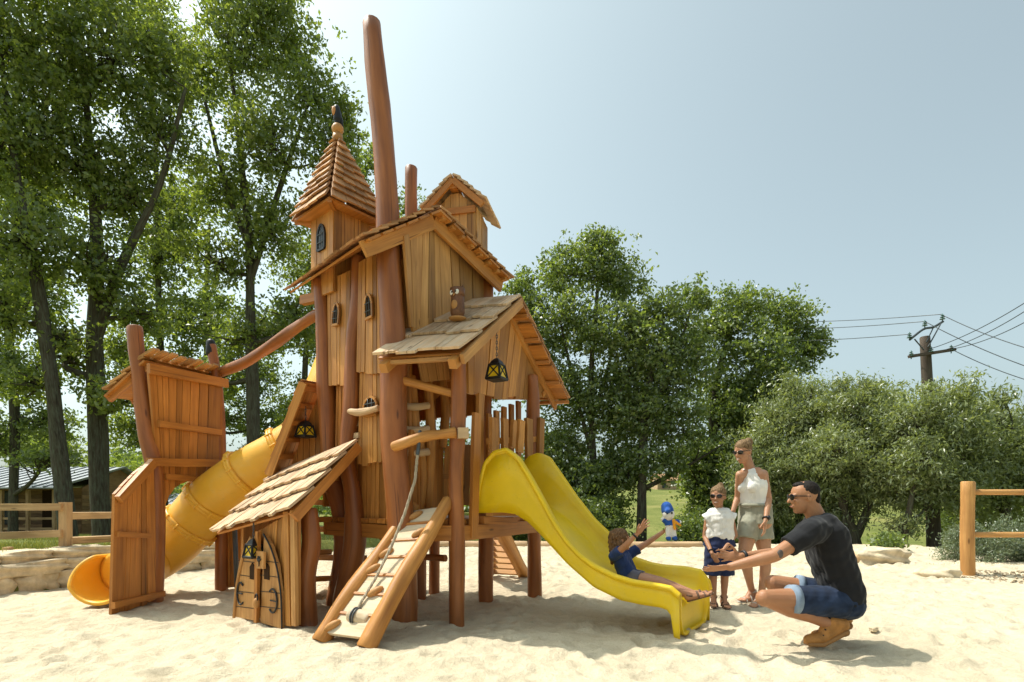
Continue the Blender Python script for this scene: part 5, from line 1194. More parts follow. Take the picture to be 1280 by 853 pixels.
for a, ln in ((1.9, .036), (1.25, .036), (2.6, .03), (.55, .03), (-1.57, .045)):
    mb.cap(c-z_*.006, c-z_*.006+dirh*math.cos(a)*ln+z_*math.sin(a)*ln, .012 if a > 0 else .005, .006 if a > 0 else .004, k=8)
mb.build('emblem', M['black'], sg_)
rBL, rBR, rTR, rTL = P(267, 668, 4.92), P(366, 641, 4.36), P(448, 551, 5.08), P(350, 590, 5.75)
mb = MB(); mb.shingles(rBL, rBR, rTR, rTL, 4, .075, th=.022, jag=.035, lift=1.4); pr_ = mb.build('shingle_roof', M['shingle'], ph)
mb = MB(); q = [p-V((0, 0, .03)) for p in (rBL, rBR, rTR, rTL)]
for i in range(5): mb.slab([q[0].lerp(q[3], i/5+.05*(i == 0)), q[1].lerp(q[2], i/5+.05*(i == 0)), q[1].lerp(q[2], (i+1)/5-.004), q[0].lerp(q[3], (i+1)/5-.004)], .02)
mb.build('roof_boards', M['orange'], pr_)
tp('bargeboard', 'orange', rBR.lerp(rTR, .02)-z_*.055, rTR-z_*.055, .085, .04, (rBR-rBL).normalized(), pr_, seg=4, wob=.06)
tp('rafter', 'orange', P(384, 628, 4.7), P(402, 596, 5.0), .08, .07, (1, 0, 0), pr_)
tl('post', 'post', [V((-2.35, 5.6, -.1)), V((-2.35, 5.6, .9)), P(372, 600, 5.7)], [.05, .05, .05], par=ph)
for y in (651, 692, 725):
    mb = MB(); mb.plank(P(376, y, 4.75), P(412, y-2, 5.3), .05, .05, (0, 0, 1)); mb.build('rung', M['orange'], ph)
mb = MB(); mb.wall([V((-2.49, 5.02, 0)), V((-2.3, 5.7, 0))], [V((-2.49, 5.02, .8)), V((-2.3, 5.7, 1.25))], 6, th=.025); mb.build('plank_wall', M['plank'], ph)
# ================================================================== people
def skin_mat(name, col, rough=.5):
    m, nt, out = new_mat(name); L = nt.links.new
    tc = N(nt, 'ShaderNodeTexCoord'); n = N(nt, 'ShaderNodeTexNoise', Scale=9.0, Detail=4.0); L(tc.outputs['Object'], n.inputs['Vector'])
    r = ramp(nt, [(.3, tuple(c*f for c, f in zip(col, (.88, .82, .78)))), (.7, col)]); L(n.outputs[0], r.inputs[0])
    b = N(nt, 'ShaderNodeBsdfPrincipled', Roughness=rough); L(r.outputs[0], b.inputs['Base Color']); b.inputs['Specular IOR Level'].default_value = .35
    b.inputs['Subsurface Weight'].default_value = .12; b.inputs['Subsurface Radius'].default_value = (.012, .005, .003); b.inputs['Subsurface Scale'].default_value = .6
    n2 = N(nt, 'ShaderNodeTexNoise', Scale=70.0, Detail=4.0); L(tc.outputs['Object'], n2.inputs['Vector']); bp = N(nt, 'ShaderNodeBump', Strength=.3, Distance=.004); L(n2.outputs[0], bp.inputs['Height']); L(bp.outputs[0], b.inputs['Normal'])
    L(b.outputs[0], out.inputs[0]); return m
def cloth(name, col, var=.15, weave=220):
    m, nt, out = new_mat(name); L = nt.links.new
    tc = N(nt, 'ShaderNodeTexCoord'); n = N(nt, 'ShaderNodeTexNoise', Scale=11.0, Detail=5.0); L(tc.outputs['Object'], n.inputs['Vector'])
    r = ramp(nt, [(.3, tuple(c*(1-var) for c in col)), (.7, tuple(min(1, c*(1+var)) for c in col))]); L(n.outputs[0], r.inputs[0])
    b = N(nt, 'ShaderNodeBsdfPrincipled', Roughness=.9); b.inputs['Specular IOR Level'].default_value = .12; L(r.outputs[0], b.inputs['Base Color'])
    b.inputs['Sheen Weight'].default_value = .1
    n2 = N(nt, 'ShaderNodeTexNoise', Scale=weave, Detail=2.0); L(tc.outputs['Object'], n2.inputs['Vector'])
    bp = N(nt, 'ShaderNodeBump', Strength=.25, Distance=.003); L(n2.outputs[0], bp.inputs['Height']); L(bp.outputs[0], b.inputs['Normal'])
    L(b.outputs[0], out.inputs[0]); return m
def hair_mat(name, a, b_):
    m, nt, out = new_mat(name); L = nt.links.new
    tc = N(nt, 'ShaderNodeTexCoord'); mp = N(nt, 'ShaderNodeMapping'); mp.inputs['Scale'].default_value = (60, 60, 9); L(tc.outputs['Object'], mp.inputs['Vector'])
    n = N(nt, 'ShaderNodeTexNoise', Scale=1.6, Detail=4.0, Distortion=1.0); L(mp.outputs[0], n.inputs['Vector'])
    r = ramp(nt, [(.35, a), (.68, b_)]); L(n.outputs[0], r.inputs[0])
    b = N(nt, 'ShaderNodeBsdfPrincipled', Roughness=.7); b.inputs['Specular IOR Level'].default_value = .2; L(r.outputs[0], b.inputs['Base Color']); bp = N(nt, 'ShaderNodeBump', Strength=.7, Distance=.006)
    L(n.outputs[0], bp.inputs['Height']); L(bp.outputs[0], b.inputs['Normal']); L(b.outputs[0], out.inputs[0]); return m
S_man = skin_mat('tanned_skin', (.40, .195, .10)); S_wom = skin_mat('warm_skin', (.47, .245, .14)); S_girl = skin_mat('child_skin', (.43, .215, .12))
C_black = cloth('black_cotton', (.016, .016, .018)); C_denim = cloth('dark_denim', (.018, .03, .062), .5); C_denl = cloth('faded_denim_hem', (.24, .31, .40), .3)
C_white = cloth('white_cotton', (.78, .75, .70), .06); C_olive = cloth('grey_green_twill', (.30, .29, .22), .15); C_navy = cloth('navy_cotton', (.022, .03, .075), .25); C_blue = cloth('blue_tshirt', (.025, .045, .13), .25)
H_dark = hair_mat('dark_hair', (.006, .004, .003), (.022, .015, .011)); H_blond = hair_mat('dark_blond_hair', (.09, .05, .022), (.30, .19, .095)); H_brown = hair_mat('brown_hair', (.07, .035, .018), (.24, .13, .06))
M_boot = plain('tan_leather', (.42, .19, .05), .6, .3, .2, 20); M_sole = plain('gum_sole', (.34, .17, .06), .7, .2); M_sandal = plain('brown_leather_strap', (.14, .08, .05), .6, .3); M_silver = plain('pale_strap', (.5, .45, .38), .5, .4)
M_lens = plain('dark_lens', (.008, .008, .01), .06, .6); M_lip = plain('lip', (.37, .145, .10), .5); M_teeth = plain('teeth', (.8, .77, .7), .3); M_eye = plain('eye_white', (.75, .73, .7), .2); M_ink = plain('tattoo_ink', (.10, .075, .065), .6)

def basis(fwd, up=V((0, 0, 1))):
    fwd = V(fwd).normalized(); left = V(up).cross(fwd).normalized(); up = fwd.cross(left).normalized(); return fwd, left, up
def spine(mb, pts, left, grow=0.0, ends=True):
    """stack of wide sections: (centre, half width, depth radius)"""
    for (a, wa, ra), (b, wb, rb) in zip(pts, pts[1:]):
        for s_ in (-1, -.5, 0, .5, 1):
            k_ = 1-.12*abs(s_); mb.cap(V(a)+left*wa*s_, V(b)+left*wb*s_, ra*k_+grow, rb*k_+grow, k=12, round_=ends)
def head_mesh(mb, c, fwd, left, up, h):
    """skull, jaw, nose, brow, ears, chin; c = middle of the head, h = chin to crown"""
    ax = (left, fwd, up)
    mb.ball(c+up*.12*h-fwd*.06*h, (.325*h, .40*h, .37*h), ax, n=20)
    mb.ball(c-up*.14*h+fwd*.10*h, (.255*h, .26*h, .34*h), ax, n=18)
    mb.ball(c-up*.38*h+fwd*.23*h, (.11*h, .10*h, .09*h), ax, n=12)
    mb.cap(c+up*.08*h+fwd*.33*h, c-up*.09*h+fwd*.44*h, .03*h, .05*h, k=10)
    for s_ in (-1, 1):
        mb.ball(c-up*.09*h+fwd*.37*h+left*.045*h*s_, .036*h, n=8)
        mb.ball(c+up*.10*h+fwd*.31*h+left*.13*h*s_, (.10*h, .05*h, .035*h), ax, n=10)
        mb.ball(c-up*.1*h+fwd*.24*h+left*.15*h*s_, (.09*h, .09*h, .09*h), ax, n=10)
        mb.ball(c-up*.03*h-fwd*.04*h+left*.325*h*s_, (.03*h, .075*h, .115*h), ax, n=10)
    mb.ball(c-up*.215*h+fwd*.355*h, (.10*h, .045*h, .03*h), ax, n=10); mb.ball(c-up*.26*h+fwd*.345*h, (.085*h, .045*h, .03*h), ax, n=10)
def face_parts(par, c, fwd, left, up, h, shades=True, smile=0.0):
    b = MB(); b.ball(c-up*.238*h+fwd*.375*h, (.105*h*(1+smile*.35), .03*h, .022*h), (left, fwd, up), n=12); b.build('mouth', M_lip, par)
    if smile:
        b = MB(); b.ball(c-up*.236*h+fwd*.382*h, (.085*h*(1+smile*.3), .026*h, .014*h), (left, fwd, up), n=12); b.build('teeth', M_teeth, par)
    if shades:
        b = MB()
        for s_ in (-1, 1):
            cc = c+up*.045*h+fwd*.385*h+left*.15*h*s_; f2 = (fwd+left*s_*.3).normalized(); l2 = up.cross(f2).normalized()
            b.ball(cc, (.118*h, .022*h, .095*h), (l2, f2, up), n=16)
            b.cap(cc+l2*.1*h*s_+up*.03*h, c+up*.03*h-fwd*.06*h+left*.345*h*s_, .014*h, .012*h, k=6)
        b.cap(c+up*.06*h+fwd*.42*h-left*.06*h, c+up*.06*h+fwd*.42*h+left*.06*h, .014*h, .014*h, k=6); b.build('sunglasses', M_lens, par)
    else:
        for s_ in (-1, 1):
            e = MB(); e.ball(c+up*.05*h+fwd*.36*h+left*.14*h*s_, (.05*h, .03*h, .03*h), (left, fwd, up), n=10); eo = e.build('eye', M_eye, par)
            e = MB(); e.ball(c+up*.05*h+fwd*.385*h+left*.14*h*s_, .02*h, n=8); e.build('iris', M['black'], eo)
def hand(mb, w, d_, nrm, side, s, curl=.25, spread=.16, fr=.052):
    """open hand: palm, four unequal bent fingers and a thumb leaving the side of the palm. d_ pointing, nrm the way the palm faces, side towards the thumb"""
    d_ = V(d_).normalized(); nrm = V(nrm); nrm = (nrm-d_*nrm.dot(d_)).normalized(); side = V(side); side = (side-d_*side.dot(d_)-nrm*side.dot(nrm)).normalized()
    p = w+d_*.26*s
    mb.ball(p, (.21*s, .31*s, .085*s), (side, d_, nrm), n=14)
    for k_ in (-.13, -.045, .045, .13): mb.cap(w+d_*.06*s+side*k_*s*.6, w+d_*.47*s+side*k_*s, .06*s, .056*s, k=8)
    for i, (o, ln, yaw) in enumerate(((.145, .43, 1.2), (.05, .49, .35), (-.05, .45, -.45), (-.145, .35, -1.4))):
        a = w+d_*.48*s+side*o*s; f = (d_+side*yaw*spread).normalized(); r_ = fr*s*(1, 1.03, 1, .88)[i]; c_ = curl*(.9, 1, 1.1, 1.25)[i]
        for j, (L_, rr_2) in enumerate(((.44, 1), (.31, .92), (.25, .82))):
            f = (f*math.cos(c_)+nrm*math.sin(c_)).normalized() if j or curl > .4 else f
            b = a+f*ln*L_*s; mb.cap(a, b, r_*rr_2, r_*rr_2*.92, k=8); a = b
    a = w+d_*.12*s+side*.14*s+nrm*.03*s; f = (d_*.62+side*.75+nrm*.22).normalized(); mb.cap(w+d_*.1*s+side*.05*s, a, .085*s, .078*s, k=8)
    for L_, r_ in ((.20, .066), (.17, .058), (.13, .05)):
        b = a+f*L_*s; mb.cap(a, b, r_*s, r_*s*.9, k=8); a = b; f = (f+d_*.22).normalized()
def bare_foot(mb, heel, toe, ank, r_, up=V((0, 0, 1))):
    """heel pad, arch, ball and five toes"""
    d_ = (toe-heel).normalized(); side = d_.cross(up).normalized(); L_ = (toe-heel).length; u_ = side.cross(d_)
    mb.chain((ank, r_*1.0), (heel+u_*r_*.9, r_*.95), round_=True); mb.cap(ank, heel.lerp(toe, .5)+u_*r_*.75, r_*.95, r_*.72)
    for s_ in (-.5, 0, .5): mb.cap(heel+u_*r_*.8+side*s_*r_*.5, heel.lerp(toe, .74)+u_*r_*.5+side*s_*r_*1.3, r_*.75, r_*.5)
    for i in range(5):
        o = (i-2)*.42; mb.cap(heel.lerp(toe, .76)+u_*r_*.4+side*o*r_, heel.lerp(toe, 1-.035*abs(i-1))+u_*r_*.32+side*o*r_*1.1, r_*.27, r_*.23, k=8)
def sandal(par, heel, toe, ank, r_, up=V((0, 0, 1)), mat=None):
    d_ = (toe-heel).normalized(); side = d_.cross(up).normalized(); u_ = side.cross(d_); mb = MB(); a = heel-d_*.012-u_*.003; b = toe+d_*.01-u_*.003
    for s_ in (-.6, 0, .6): mb.cap(a+side*s_*r_*.7, b+side*s_*r_*1.0-d_*abs(s_)*.02, r_*.3, r_*.3, k=8)
    o = fused('sandal', mb, .007, mat or M_sandal, par, 2)
    mb = MB()
    for t, h_ in ((.74, 1.0), (.45, 1.75)):
        c = heel.lerp(toe, t); q = [c+side*r_*1.35*math.cos(a_)+u_*(r_*h_*math.sin(a_)+.0) for a_ in [math.pi*i/10 for i in range(11)]]; mb.log(q, .008, n=20, k=6, wob=0)
    fa = (ank-heel).normalized(); q = [ank+(side*math.cos(a_)+side.cross(fa)*math.sin(a_))*r_*1.08-fa*.0 for a_ in [6.2832*i/14 for i in range(15)]]; mb.log(q, .007, n=28, k=6, wob=0)
    mb.build('strap', mat or M_sandal, o); return o
def bracelet(name, c, ax, r_, w, mat, par, face=None):
    ax = V(ax).normalized(); mb = MB(); x = ax.orthogonal().normalized(); y = ax.cross(x)
    mb.log([c+(x*math.cos(a)+y*math.sin(a))*r_ for a in [6.2832*i/18 for i in range(19)]], w, n=36, k=7, wob=0, ell=0); o = mb.build(name, mat, par)
    if face is not None:
        f = V(face); f = (f-ax*f.dot(ax)).normalized(); m2 = MB(); m2.cap(c+f*r_*.9, c+f*(r_+.012), .021, .02, k=14, round_=False); m2.build('watch_case', M['black'], o)
    return o
def ground_at(p): return sz(p.x, p.y)

# ------------------------------------------------------------------ crouching man, facing left, arms held out
d0 = 3.98
def pm(px, py, dd=0.0): return P(px, py, d0+dd)
man = thing('person', 'crouching man in black t-shirt and dark denim shorts reaching both arms towards the slide', 'person', (pm(1030, 810).x, d0, 0))
fwd, left, up = basis((-1, .05, -.0))
pelv, chest, neck0 = pm(1053, 744), pm(1030, 677), pm(1022, 652)
hd = pm(1004.5, 622, .0); hh = .245; hf, hl, hu = basis((-1, .12, -.10))
B = MB()
head_mesh(B, hd, hf, hl, hu, hh); B.cap(pm(1024, 654), hd-hu*.08*hh-hf*.10*hh, .068, .062)
tors = [(pm(1049, 748), .085, .115), (pm(1046, 722), .075, .108), (pm(1037, 694), .095, .115), (pm(1029, 670), .10, .10), (pm(1026, 659), .09, .08)]
spine(B, tors, left)
NS, FS = pm(1013, 666, -.20), pm(1012, 664, .20)                   # shoulders: near, far
NE, NWr = pm(968, 695, -.26), pm(912, 709, -.16); FE, FWr = pm(972, 692, .24), pm(925, 696, .16)
B.chain((pm(1024, 662, -.1), .085), (NS, .072), (NS.lerp(NE, .45), .054), (NE, .044), (NE.lerp(NWr, .25), .046), (NWr, .029)); B.chain((pm(1024, 660, .1), .085), (FS, .072), (FS.lerp(FE, .45), .054), (FE, .044), (FE.lerp(FWr, .25), .046), (FWr, .029))
hand(B, NWr, (-1, .05, -.10), (.05, .55, .83), (.1, .8, -.5), .19, curl=.16, spread=.12)
hand(B, FWr, (-1, -.05, .05), (-.15, -.9, .3), (-.35, .2, 1), .19, curl=.2, spread=.2)
NK, FK = pm(958, 748, -.13), pm(968, 729, .15); NA, FA = pm(1040, 781, -.10), pm(1046, 772, .13)
for hip, kn, an in ((pm(1046, 752, -.09), NK, NA), (pm(1046, 748, .09), FK, FA)):
    B.chain((hip, .105), (hip.lerp(kn, .5), .088), (kn, .062)); B.ball(kn+V((-.012, 0, 0)), .062, n=14)
    cf = kn.lerp(an, .35); B.chain((kn, .06), (cf+V((.012, 0, -.01)), .063), (kn.lerp(an, .7), .047), (an, .042))
body = fused('body', B, .0056, S_man, man, 5)
face_parts(body, hd, hf, hl, hu, hh, True, 0)
b = MB(); b.ball(hd+hu*.18*hh-hf*.11*hh, (.332*hh, .37*hh, .318*hh), (hl, hf, hu), n=20); b.ball(hd+hu*.385*hh+hf*.06*hh, (.2*hh, .22*hh, .09*hh), (hl, hf, hu), n=14); b.ball(hd-hf*.30*hh-hu*.05*hh, (.25*hh, .16*hh, .25*hh), (hl, hf, hu), n=14)

fused('hair', b, .006, H_dark, man, 4, noise=.0015, nscale=60)
b = MB(); spine(b, [(pm(1051, 744), .09, .136), (pm(1046, 720), .08, .132), (pm(1036, 692), .09, .134), (pm(1030, 669), .108, .130), (pm(1026, 657), .095, .10)], left)
for s_, e_, o_ in ((NS, NE, -.1), (FS, FE, .1)):
    b.chain((pm(1024, 661, o_), .10), (s_, .09), (s_.lerp(e_, .18), .085)); b.cap(s_, s_.lerp(e_, .62), .084, .076, round_=False, k=18)
b.cap(pm(1055, 735), pm(1060, 748), .125, .115)
fused('t_shirt', b, .0065, C_black, man, 5, noise=.007, nscale=15)
b = MB(); spine(b, [(pm(1052, 752), .095, .124), (pm(1044, 750), .09, .12)], left); b.ball(pm(1056, 756), (.115, .165, .11), n=16)
for hip, kn in ((pm(1048, 753, -.09), NK), (pm(1048, 749, .09), FK)): b.cap(hip, hip.lerp(kn, .64), .118, .103, k=20, round_=False); b.ball(hip, .118)
sh = fused('shorts', b, .0065, C_denim, man, 4, noise=.003, nscale=18)
for hip, kn in ((pm(1048, 753, -.09), NK), (pm(1048, 749, .09), FK)):
    b = MB(); b.cap(hip.lerp(kn, .60), hip.lerp(kn, .68), .108, .105, k=24, round_=False); b.build('rolled_hem', C_denl, sh)
def boot(name, toe, ball_, heel, an, par, r_=.045):
    b = MB(); b.chain((toe+V((.03, 0, .035)), .038), (ball_+V((0, 0, .045)), .047), (heel.lerp(ball_, .35)+V((0, 0, .05)), .046), (heel+V((-.01, 0, .04)), .042)); b.chain((heel+V((-.02, 0, .05)), .046), (an+V((.0, 0, .015)), .056)); b.cap(ball_.lerp(an, .35)+V((0, 0, .04)), an, .045, .054)
    o = fused(name, b, .006, M_boot, par, 3)
    b = MB(); w = V((0, .036, 0))
    for s_ in (-1, 0, 1): b.cap(toe+w*s_*.8+V((.02, 0, .006)), ball_+w*s_*1.1+V((0, 0, .006)), .015, .016, k=8); b.cap(ball_+w*s_*1.1+V((0, 0, .006)), heel+w*s_*.85+V((0, 0, -.002)), .016, .018, k=8)
    b.cap(heel+V((-.03, 0, -.012)), heel+V((.0, 0, -.008)), .034, .034, k=10)
    fused('sole', b, .006, M_sole, o, 2)
    b = MB()
    for k_ in range(4): c = ball_.lerp(an, .12+.2*k_)+V((-.012-.0*k_, 0, .06+.012*k_)); b.cap(c-V((0, .036, .004)), c+V((0, .036, .008)), .006, .006, k=6)
    b.build('laces', M['black'], o)
gb = sz(pm(1010, 810).x, pm(0, 810, -.1).y)
t_, b_, h_ = pm(1006, 0, -.1), pm(1026, 0, -.1), pm(1056, 789, -.1); t_.z = gb+.012; b_.z = gb+.012
boot('boot', t_, b_, h_, NA, man); gb2 = sz(pm(1020, 800, .14).x, d0+.14)
t_, b_, h_ = pm(1015, 0, .14), pm(1035, 0, .14), pm(1060, 781, .14); t_.z = gb2+.012; b_.z = gb2+.012; boot('boot', t_, b_, h_, FA, man)
bracelet('wristband', FWr.lerp(FE, .10), FE-FWr, .034, .013, M['black'], man); 
b = MB(); c = NE.lerp(NS, .02)+V((-.02, -.036, .012)); b.ball(NE.lerp(NS, .08)+V((0, -.040, .004)), (.022, .010, .03), (V((1, 0, 0)), V((0, 1, 0)), V((0, 0, 1))), n=10); b.build('tattoo', M_ink, body)

# ------------------------------------------------------------------ standing woman
d0w = 5.45
def pw(px, py, dd=0.0): return P(px, py, d0w+dd)
wom = thing('person', 'standing woman in white sleeveless top and grey green shorts looking down at the slide', 'person', (pw(944, 757).x, d0w, 0))
fwd, left, up = basis((-.78, -.62, 0))
B = MB(); hd = pw(928.5, 565); hh = .232; hf, hl, hu = basis((-.80, -.52, -.24))
head_mesh(B, hd, hf, hl, hu, hh); B.cap(pw(939, 590), hd-hu*.1*hh-hf*.12*hh, .048, .05)
C0 = pw(938, 615)
tors = [(pw(944, 652), .082, .098), (pw(944, 640), .075, .095), (pw(941, 624), .056, .082), (pw(939, 608), .07, .092), (pw(939, 596), .09, .075), (pw(939, 590), .07, .05)]
spine(B, tors, left)
for s_ in (-1, 1): B.ball(pw(938.5, 609)+fwd*.055+left*.052*s_, (.05, .05, .055), n=14)
sL, sR = pw(954, 593, -.06), pw(925, 594, -.02); eL, wL = pw(961, 624, -.10), pw(957, 651, -.24); eR, wR = pw(922, 622, .06), pw(915, 643, -.02)
B.chain((pw(945, 592), .05), (sL, .047), (sL.lerp(eL, .5), .037), (eL, .031), (eL.lerp(wL, .3), .031), (wL, .021)); B.chain((pw(933, 593), .05), (sR, .044), (eR, .031), (eR.lerp(wR, .3), .03), (wR, .021))
hand(B, wL, (-.12, -.05, -1), (-.7, .6, 0), (-.6, -.75, 0), .165, curl=.38, spread=.06); hand(B, wR, (-.7, -.1, -.55), (-.2, .3, -.8), (-.2, -.9, 0), .16, curl=.45, spread=.08)
kL, aL, kR, aR = pw(957, 699, -.06), pw(952, 742, -.05), pw(929, 697, -.10), pw(940, 739, .06)
for hip, kn, an in ((pw(951, 660, .0), kL, aL), (pw(937, 660, -.02), kR, aR)):
    B.chain((hip, .09), (hip.lerp(kn, .5), .073), (kn, .052), (kn.lerp(an, .32)+V((.015, .01, 0)), .053), (kn.lerp(an, .72), .036), (an, .032))
def stand_foot(B, an, toe_px, fn, dirv, L_=.235, r_=.04):
    h_ = V((an.x, an.y, 0))-V(dirv).normalized()*L_*.22; h_.z = ground_at(h_)+.018; t_ = h_+V(dirv).normalized()*L_; t_.z = ground_at(t_)+.016; bare_foot(B, h_, t_, an, r_); return h_, t_
f1 = stand_foot(B, aL, None, pw, (-.85, -.6, 0)); f2 = stand_foot(B, aR, None, pw, (-.9, -.45, 0))
body = fused('body', B, .0056, S_wom, wom, 5)
face_parts(body, hd, hf, hl, hu, hh, True, .9)
for (h_, t_), an in ((f1, aL), (f2, aR)): sandal(wom, h_, t_, an, .036, mat=M_silver)
b = MB(); b.ball(hd+hu*.185*hh-hf*.092*hh, (.345*hh, .41*hh, .35*hh), (hl, hf, hu), n=20); b.ball(hd-hf*.50*hh+hu*.34*hh, .19*hh, n=14); b.ball(hd-hf*.30*hh-hu*.05*hh, (.24*hh, .14*hh, .22*hh), (hl, hf, hu), n=12)
fused('hair', b, .006, H_blond, wom, 3, noise=.002, nscale=40)
b = MB(); spine(b, [(pw(943, 632), .068, .094), (pw(941, 624), .06, .090), (pw(939, 608), .075, .104), (pw(939, 599), .062, .094), (pw(938.7, 592), .042, .066)], left)
for s_ in (-1, 1): b.ball(pw(938.5, 609)+fwd*.06+left*.052*s_, (.058, .058, .064), n=14); b.cap(pw(939, 602)+left*.06*s_+fwd*.03, pw(939, 589)+left*.05*s_, .055, .035); b.cap(pw(939, 603)+left*.055*s_-fwd*.03, pw(939, 590)+left*.05*s_-fwd*.01, .05, .035)
b.cap(pw(939, 597)+fwd*.02, pw(938.5, 590)+fwd*.002, .052, .05)
fused('sleeveless_top', b, .006, C_white, wom, 4, noise=.002, nscale=22)
b = MB(); spine(b, [(pw(944, 631), .072, .098), (pw(944, 644), .08, .104), (pw(944, 655), .082, .106)], left, ends=False)
for hip, kn in ((pw(952, 655), kL), (pw(936, 655, -.02), kR)):
    b.ball(hip, .10); b.cap(hip, hip.lerp(kn, .46), .10, .10, k=20, round_=False)
sh = fused('shorts', b, .0065, C_olive, wom, 3, noise=.003, nscale=20)
q = [pw(944, 631.5)+left*.15*math.cos(a)+fwd*.104*math.sin(a) for a in [6.2832*i/20 for i in range(21)]]; b = MB(); b.log(q, .017, n=40, k=8, wob=0, ell=0); b.build('waistband', C_olive, sh)
bracelet('watch', wL.lerp(eL, .10), eL-wL, .026, .009, M['black'], wom, face=(.5, -1, 0))
b = MB(); b.ball(sR+V((-.0, .0, 0)), .001)

# ------------------------------------------------------------------ standing girl
d0g = 5.38
def pg_(px, py, dd=0.0): return P(px, py, d0g+dd)
gi = thing('person', 'small girl in white ruffled top and navy culottes standing beside the woman', 'person', (pg_(897, 757).x, d0g, 0))
fwd, left, up = basis((-.45, -.89, 0)); B = MB(); hd = pg_(897.5, 621); hh = .215; hf, hl, hu = basis((-.55, -.83, -.06))
head_mesh(B, hd, hf, hl, hu, hh); B.cap(pg_(899, 641), hd-hu*.12*hh-hf*.1*hh, .036, .04)
tors = [(pg_(899, 683), .062, .075), (pg_(899, 668), .055, .07), (pg_(899, 652), .06, .07), (pg_(899, 643), .065, .052)]
spine(B, tors, left)
sR, sL = pg_(886, 644, .03), pg_(912, 643, -.0); eR, wR = pg_(881, 671, .03), pg_(890, 692, -.14); eL, wL = pg_(919, 669, -.02), pg_(905, 687, -.14)
for s_, e_, w_2 in ((sR, eR, wR), (sL, eL, wL)): B.chain((pg_(899, 645), .045), (s_, .036), (e_, .025), (e_.lerp(w_2, .3), .024), (w_2, .017))
hand(B, wR, (.45, -.2, -.85), (.3, .8, 0), (.6, -.3, .3), .125, curl=.45, spread=.05); hand(B, wL, (-.55, -.2, -.8), (-.3, .8, 0), (-.6, -.3, .3), .125, curl=.45, spread=.05)
kR, aR, kL, aL = pg_(891, 717), pg_(892, 746), pg_(906, 717), pg_(905, 746)
for hip, kn, an in ((pg_(893, 690), kR, aR), (pg_(905, 690), kL, aL)): B.chain((hip, .062), (kn, .04), (kn.lerp(an, .35)+V((.004, .012, 0)), .038), (an, .026))
f1 = stand_foot(B, aR, None, pg_, (-.35, -.93, 0), .18, .03); f2 = stand_foot(B, aL, None, pg_, (-.1, -1, 0), .18, .03)
body = fused('body', B, .005, S_girl, gi, 4); face_parts(body, hd, hf, hl, hu, hh, True, .9)
for (h_, t_), an in ((f1, aR), (f2, aL)): sandal(gi, h_, t_, an, .028)
b = MB(); b.ball(hd+hu*.185*hh-hf*.092*hh, (.35*hh, .415*hh, .35*hh), (hl, hf, hu), n=20); b.ball(hd+hu*.5*hh-hf*.24*hh+hl*.06*hh, .15*hh, n=12); b.ball(hd-hf*.3*hh-hu*.06*hh, (.26*hh, .15*hh, .24*hh), (hl, hf, hu), n=12)
fused('hair', b, .006, H_blond, gi, 3, noise=.002, nscale=40)
b = MB(); spine(b, [(pg_(899, 670), .07, .088), (pg_(899, 660), .062, .082), (pg_(899, 648), .068, .083), (pg_(899, 642), .062, .064)], left)
for s_, e_ in ((sR, eR), (sL, eL)): b.cap(pg_(899, 643).lerp(s_, .6), s_.lerp(e_, .22)+(s_-pg_(899, 643))*.22, .045, .066, k=16, round_=False)
fused('ruffled_top', b, .0055, C_white, gi, 3, noise=.003, nscale=30)
b = MB(); spine(b, [(pg_(899, 668), .058, .078), (pg_(899, 684), .075, .096)], left, ends=False)
for hip, kn in ((pg_(892, 684), kR), (pg_(906, 684), kL)): b.ball(hip, .075); b.cap(hip, hip.lerp(kn, 1.06), .085, .092, k=18, round_=False)
fused('culottes', b, .006, C_navy, gi, 3, noise=.004, nscale=26)
bracelet('bracelet', wR.lerp(eR, .15), eR-wR, .021, .007, M['black'], gi)

# ------------------------------------------------------------------ girl riding the slide, arms thrown up
d0s = 4.86
def ps(px, py, dd=0.0): return P(px, py, d0s+dd)
sg = thing('person', 'girl in blue t-shirt sitting on the yellow slide with both arms raised', 'person', ps(783, 722))
fwd, left, up = basis((.93, -.36, 0)); B = MB(); hd = ps(776, 675); hh = .21; hf, hl, hu = basis((.85, .05, .1))
head_mesh(B, hd, hf, hl, hu, hh); B.cap(ps(776, 692), hd-hu*.12*hh-hf*.1*hh, .038, .042)
tors = [(ps(785, 719), .065, .078), (ps(781, 708), .058, .072), (ps(777, 698), .062, .07), (ps(776, 694), .062, .05)]
spine(B, tors, left)
nS, fS = ps(768, 695, -.10), ps(783, 695, .12); nE, nW = ps(779, 686, -.2), ps(796, 668, -.26); fE, fW = ps(809, 679, .14), ps(829, 665, .10)
nE = ps(782, 682, -.2)
for s_, e_, w_2 in ((nS, nE, nW), (fS, fE, fW)): B.chain((ps(776, 697), .05), (s_, .037), (e_, .026), (e_.lerp(w_2, .3), .025), (w_2, .018))
hand(B, nW, (.6, -.05, .75), (.5, -.8, -.3), (-.55, -.1, .55), .16, curl=.14, spread=.34, fr=.056); hand(B, fW, (.85, -.1, .45), (.1, -.5, -.5), (-.2, .1, 1), .15, curl=.5, spread=.12)
hipN, hipF = ps(785, 722, -.07), ps(788, 721, .08); kn1, kn2 = ps(822, 728, -.04-.2), ps(824, 727, .12-.2); an1, an2 = P(862, 744, 4.50), P(866, 742, 4.62)
for h_, k_, a_ in ((hipN, kn1, an1), (hipF, kn2, an2)): B.chain((h_, .072), (k_, .045), (k_.lerp(a_, .35), .043), (a_, .03))
feet = []
for a_, dd in ((an1, 0), (an2, .0)):
    u_ = V((-.55, -.05, .84)); h_ = a_+V((-.005, 0, -.045)); t_ = h_+V((.165, -.03, .055)); bare_foot(B, h_, t_, a_, .032, V((-.3, 0, 1))); feet.append((h_, t_, a_))
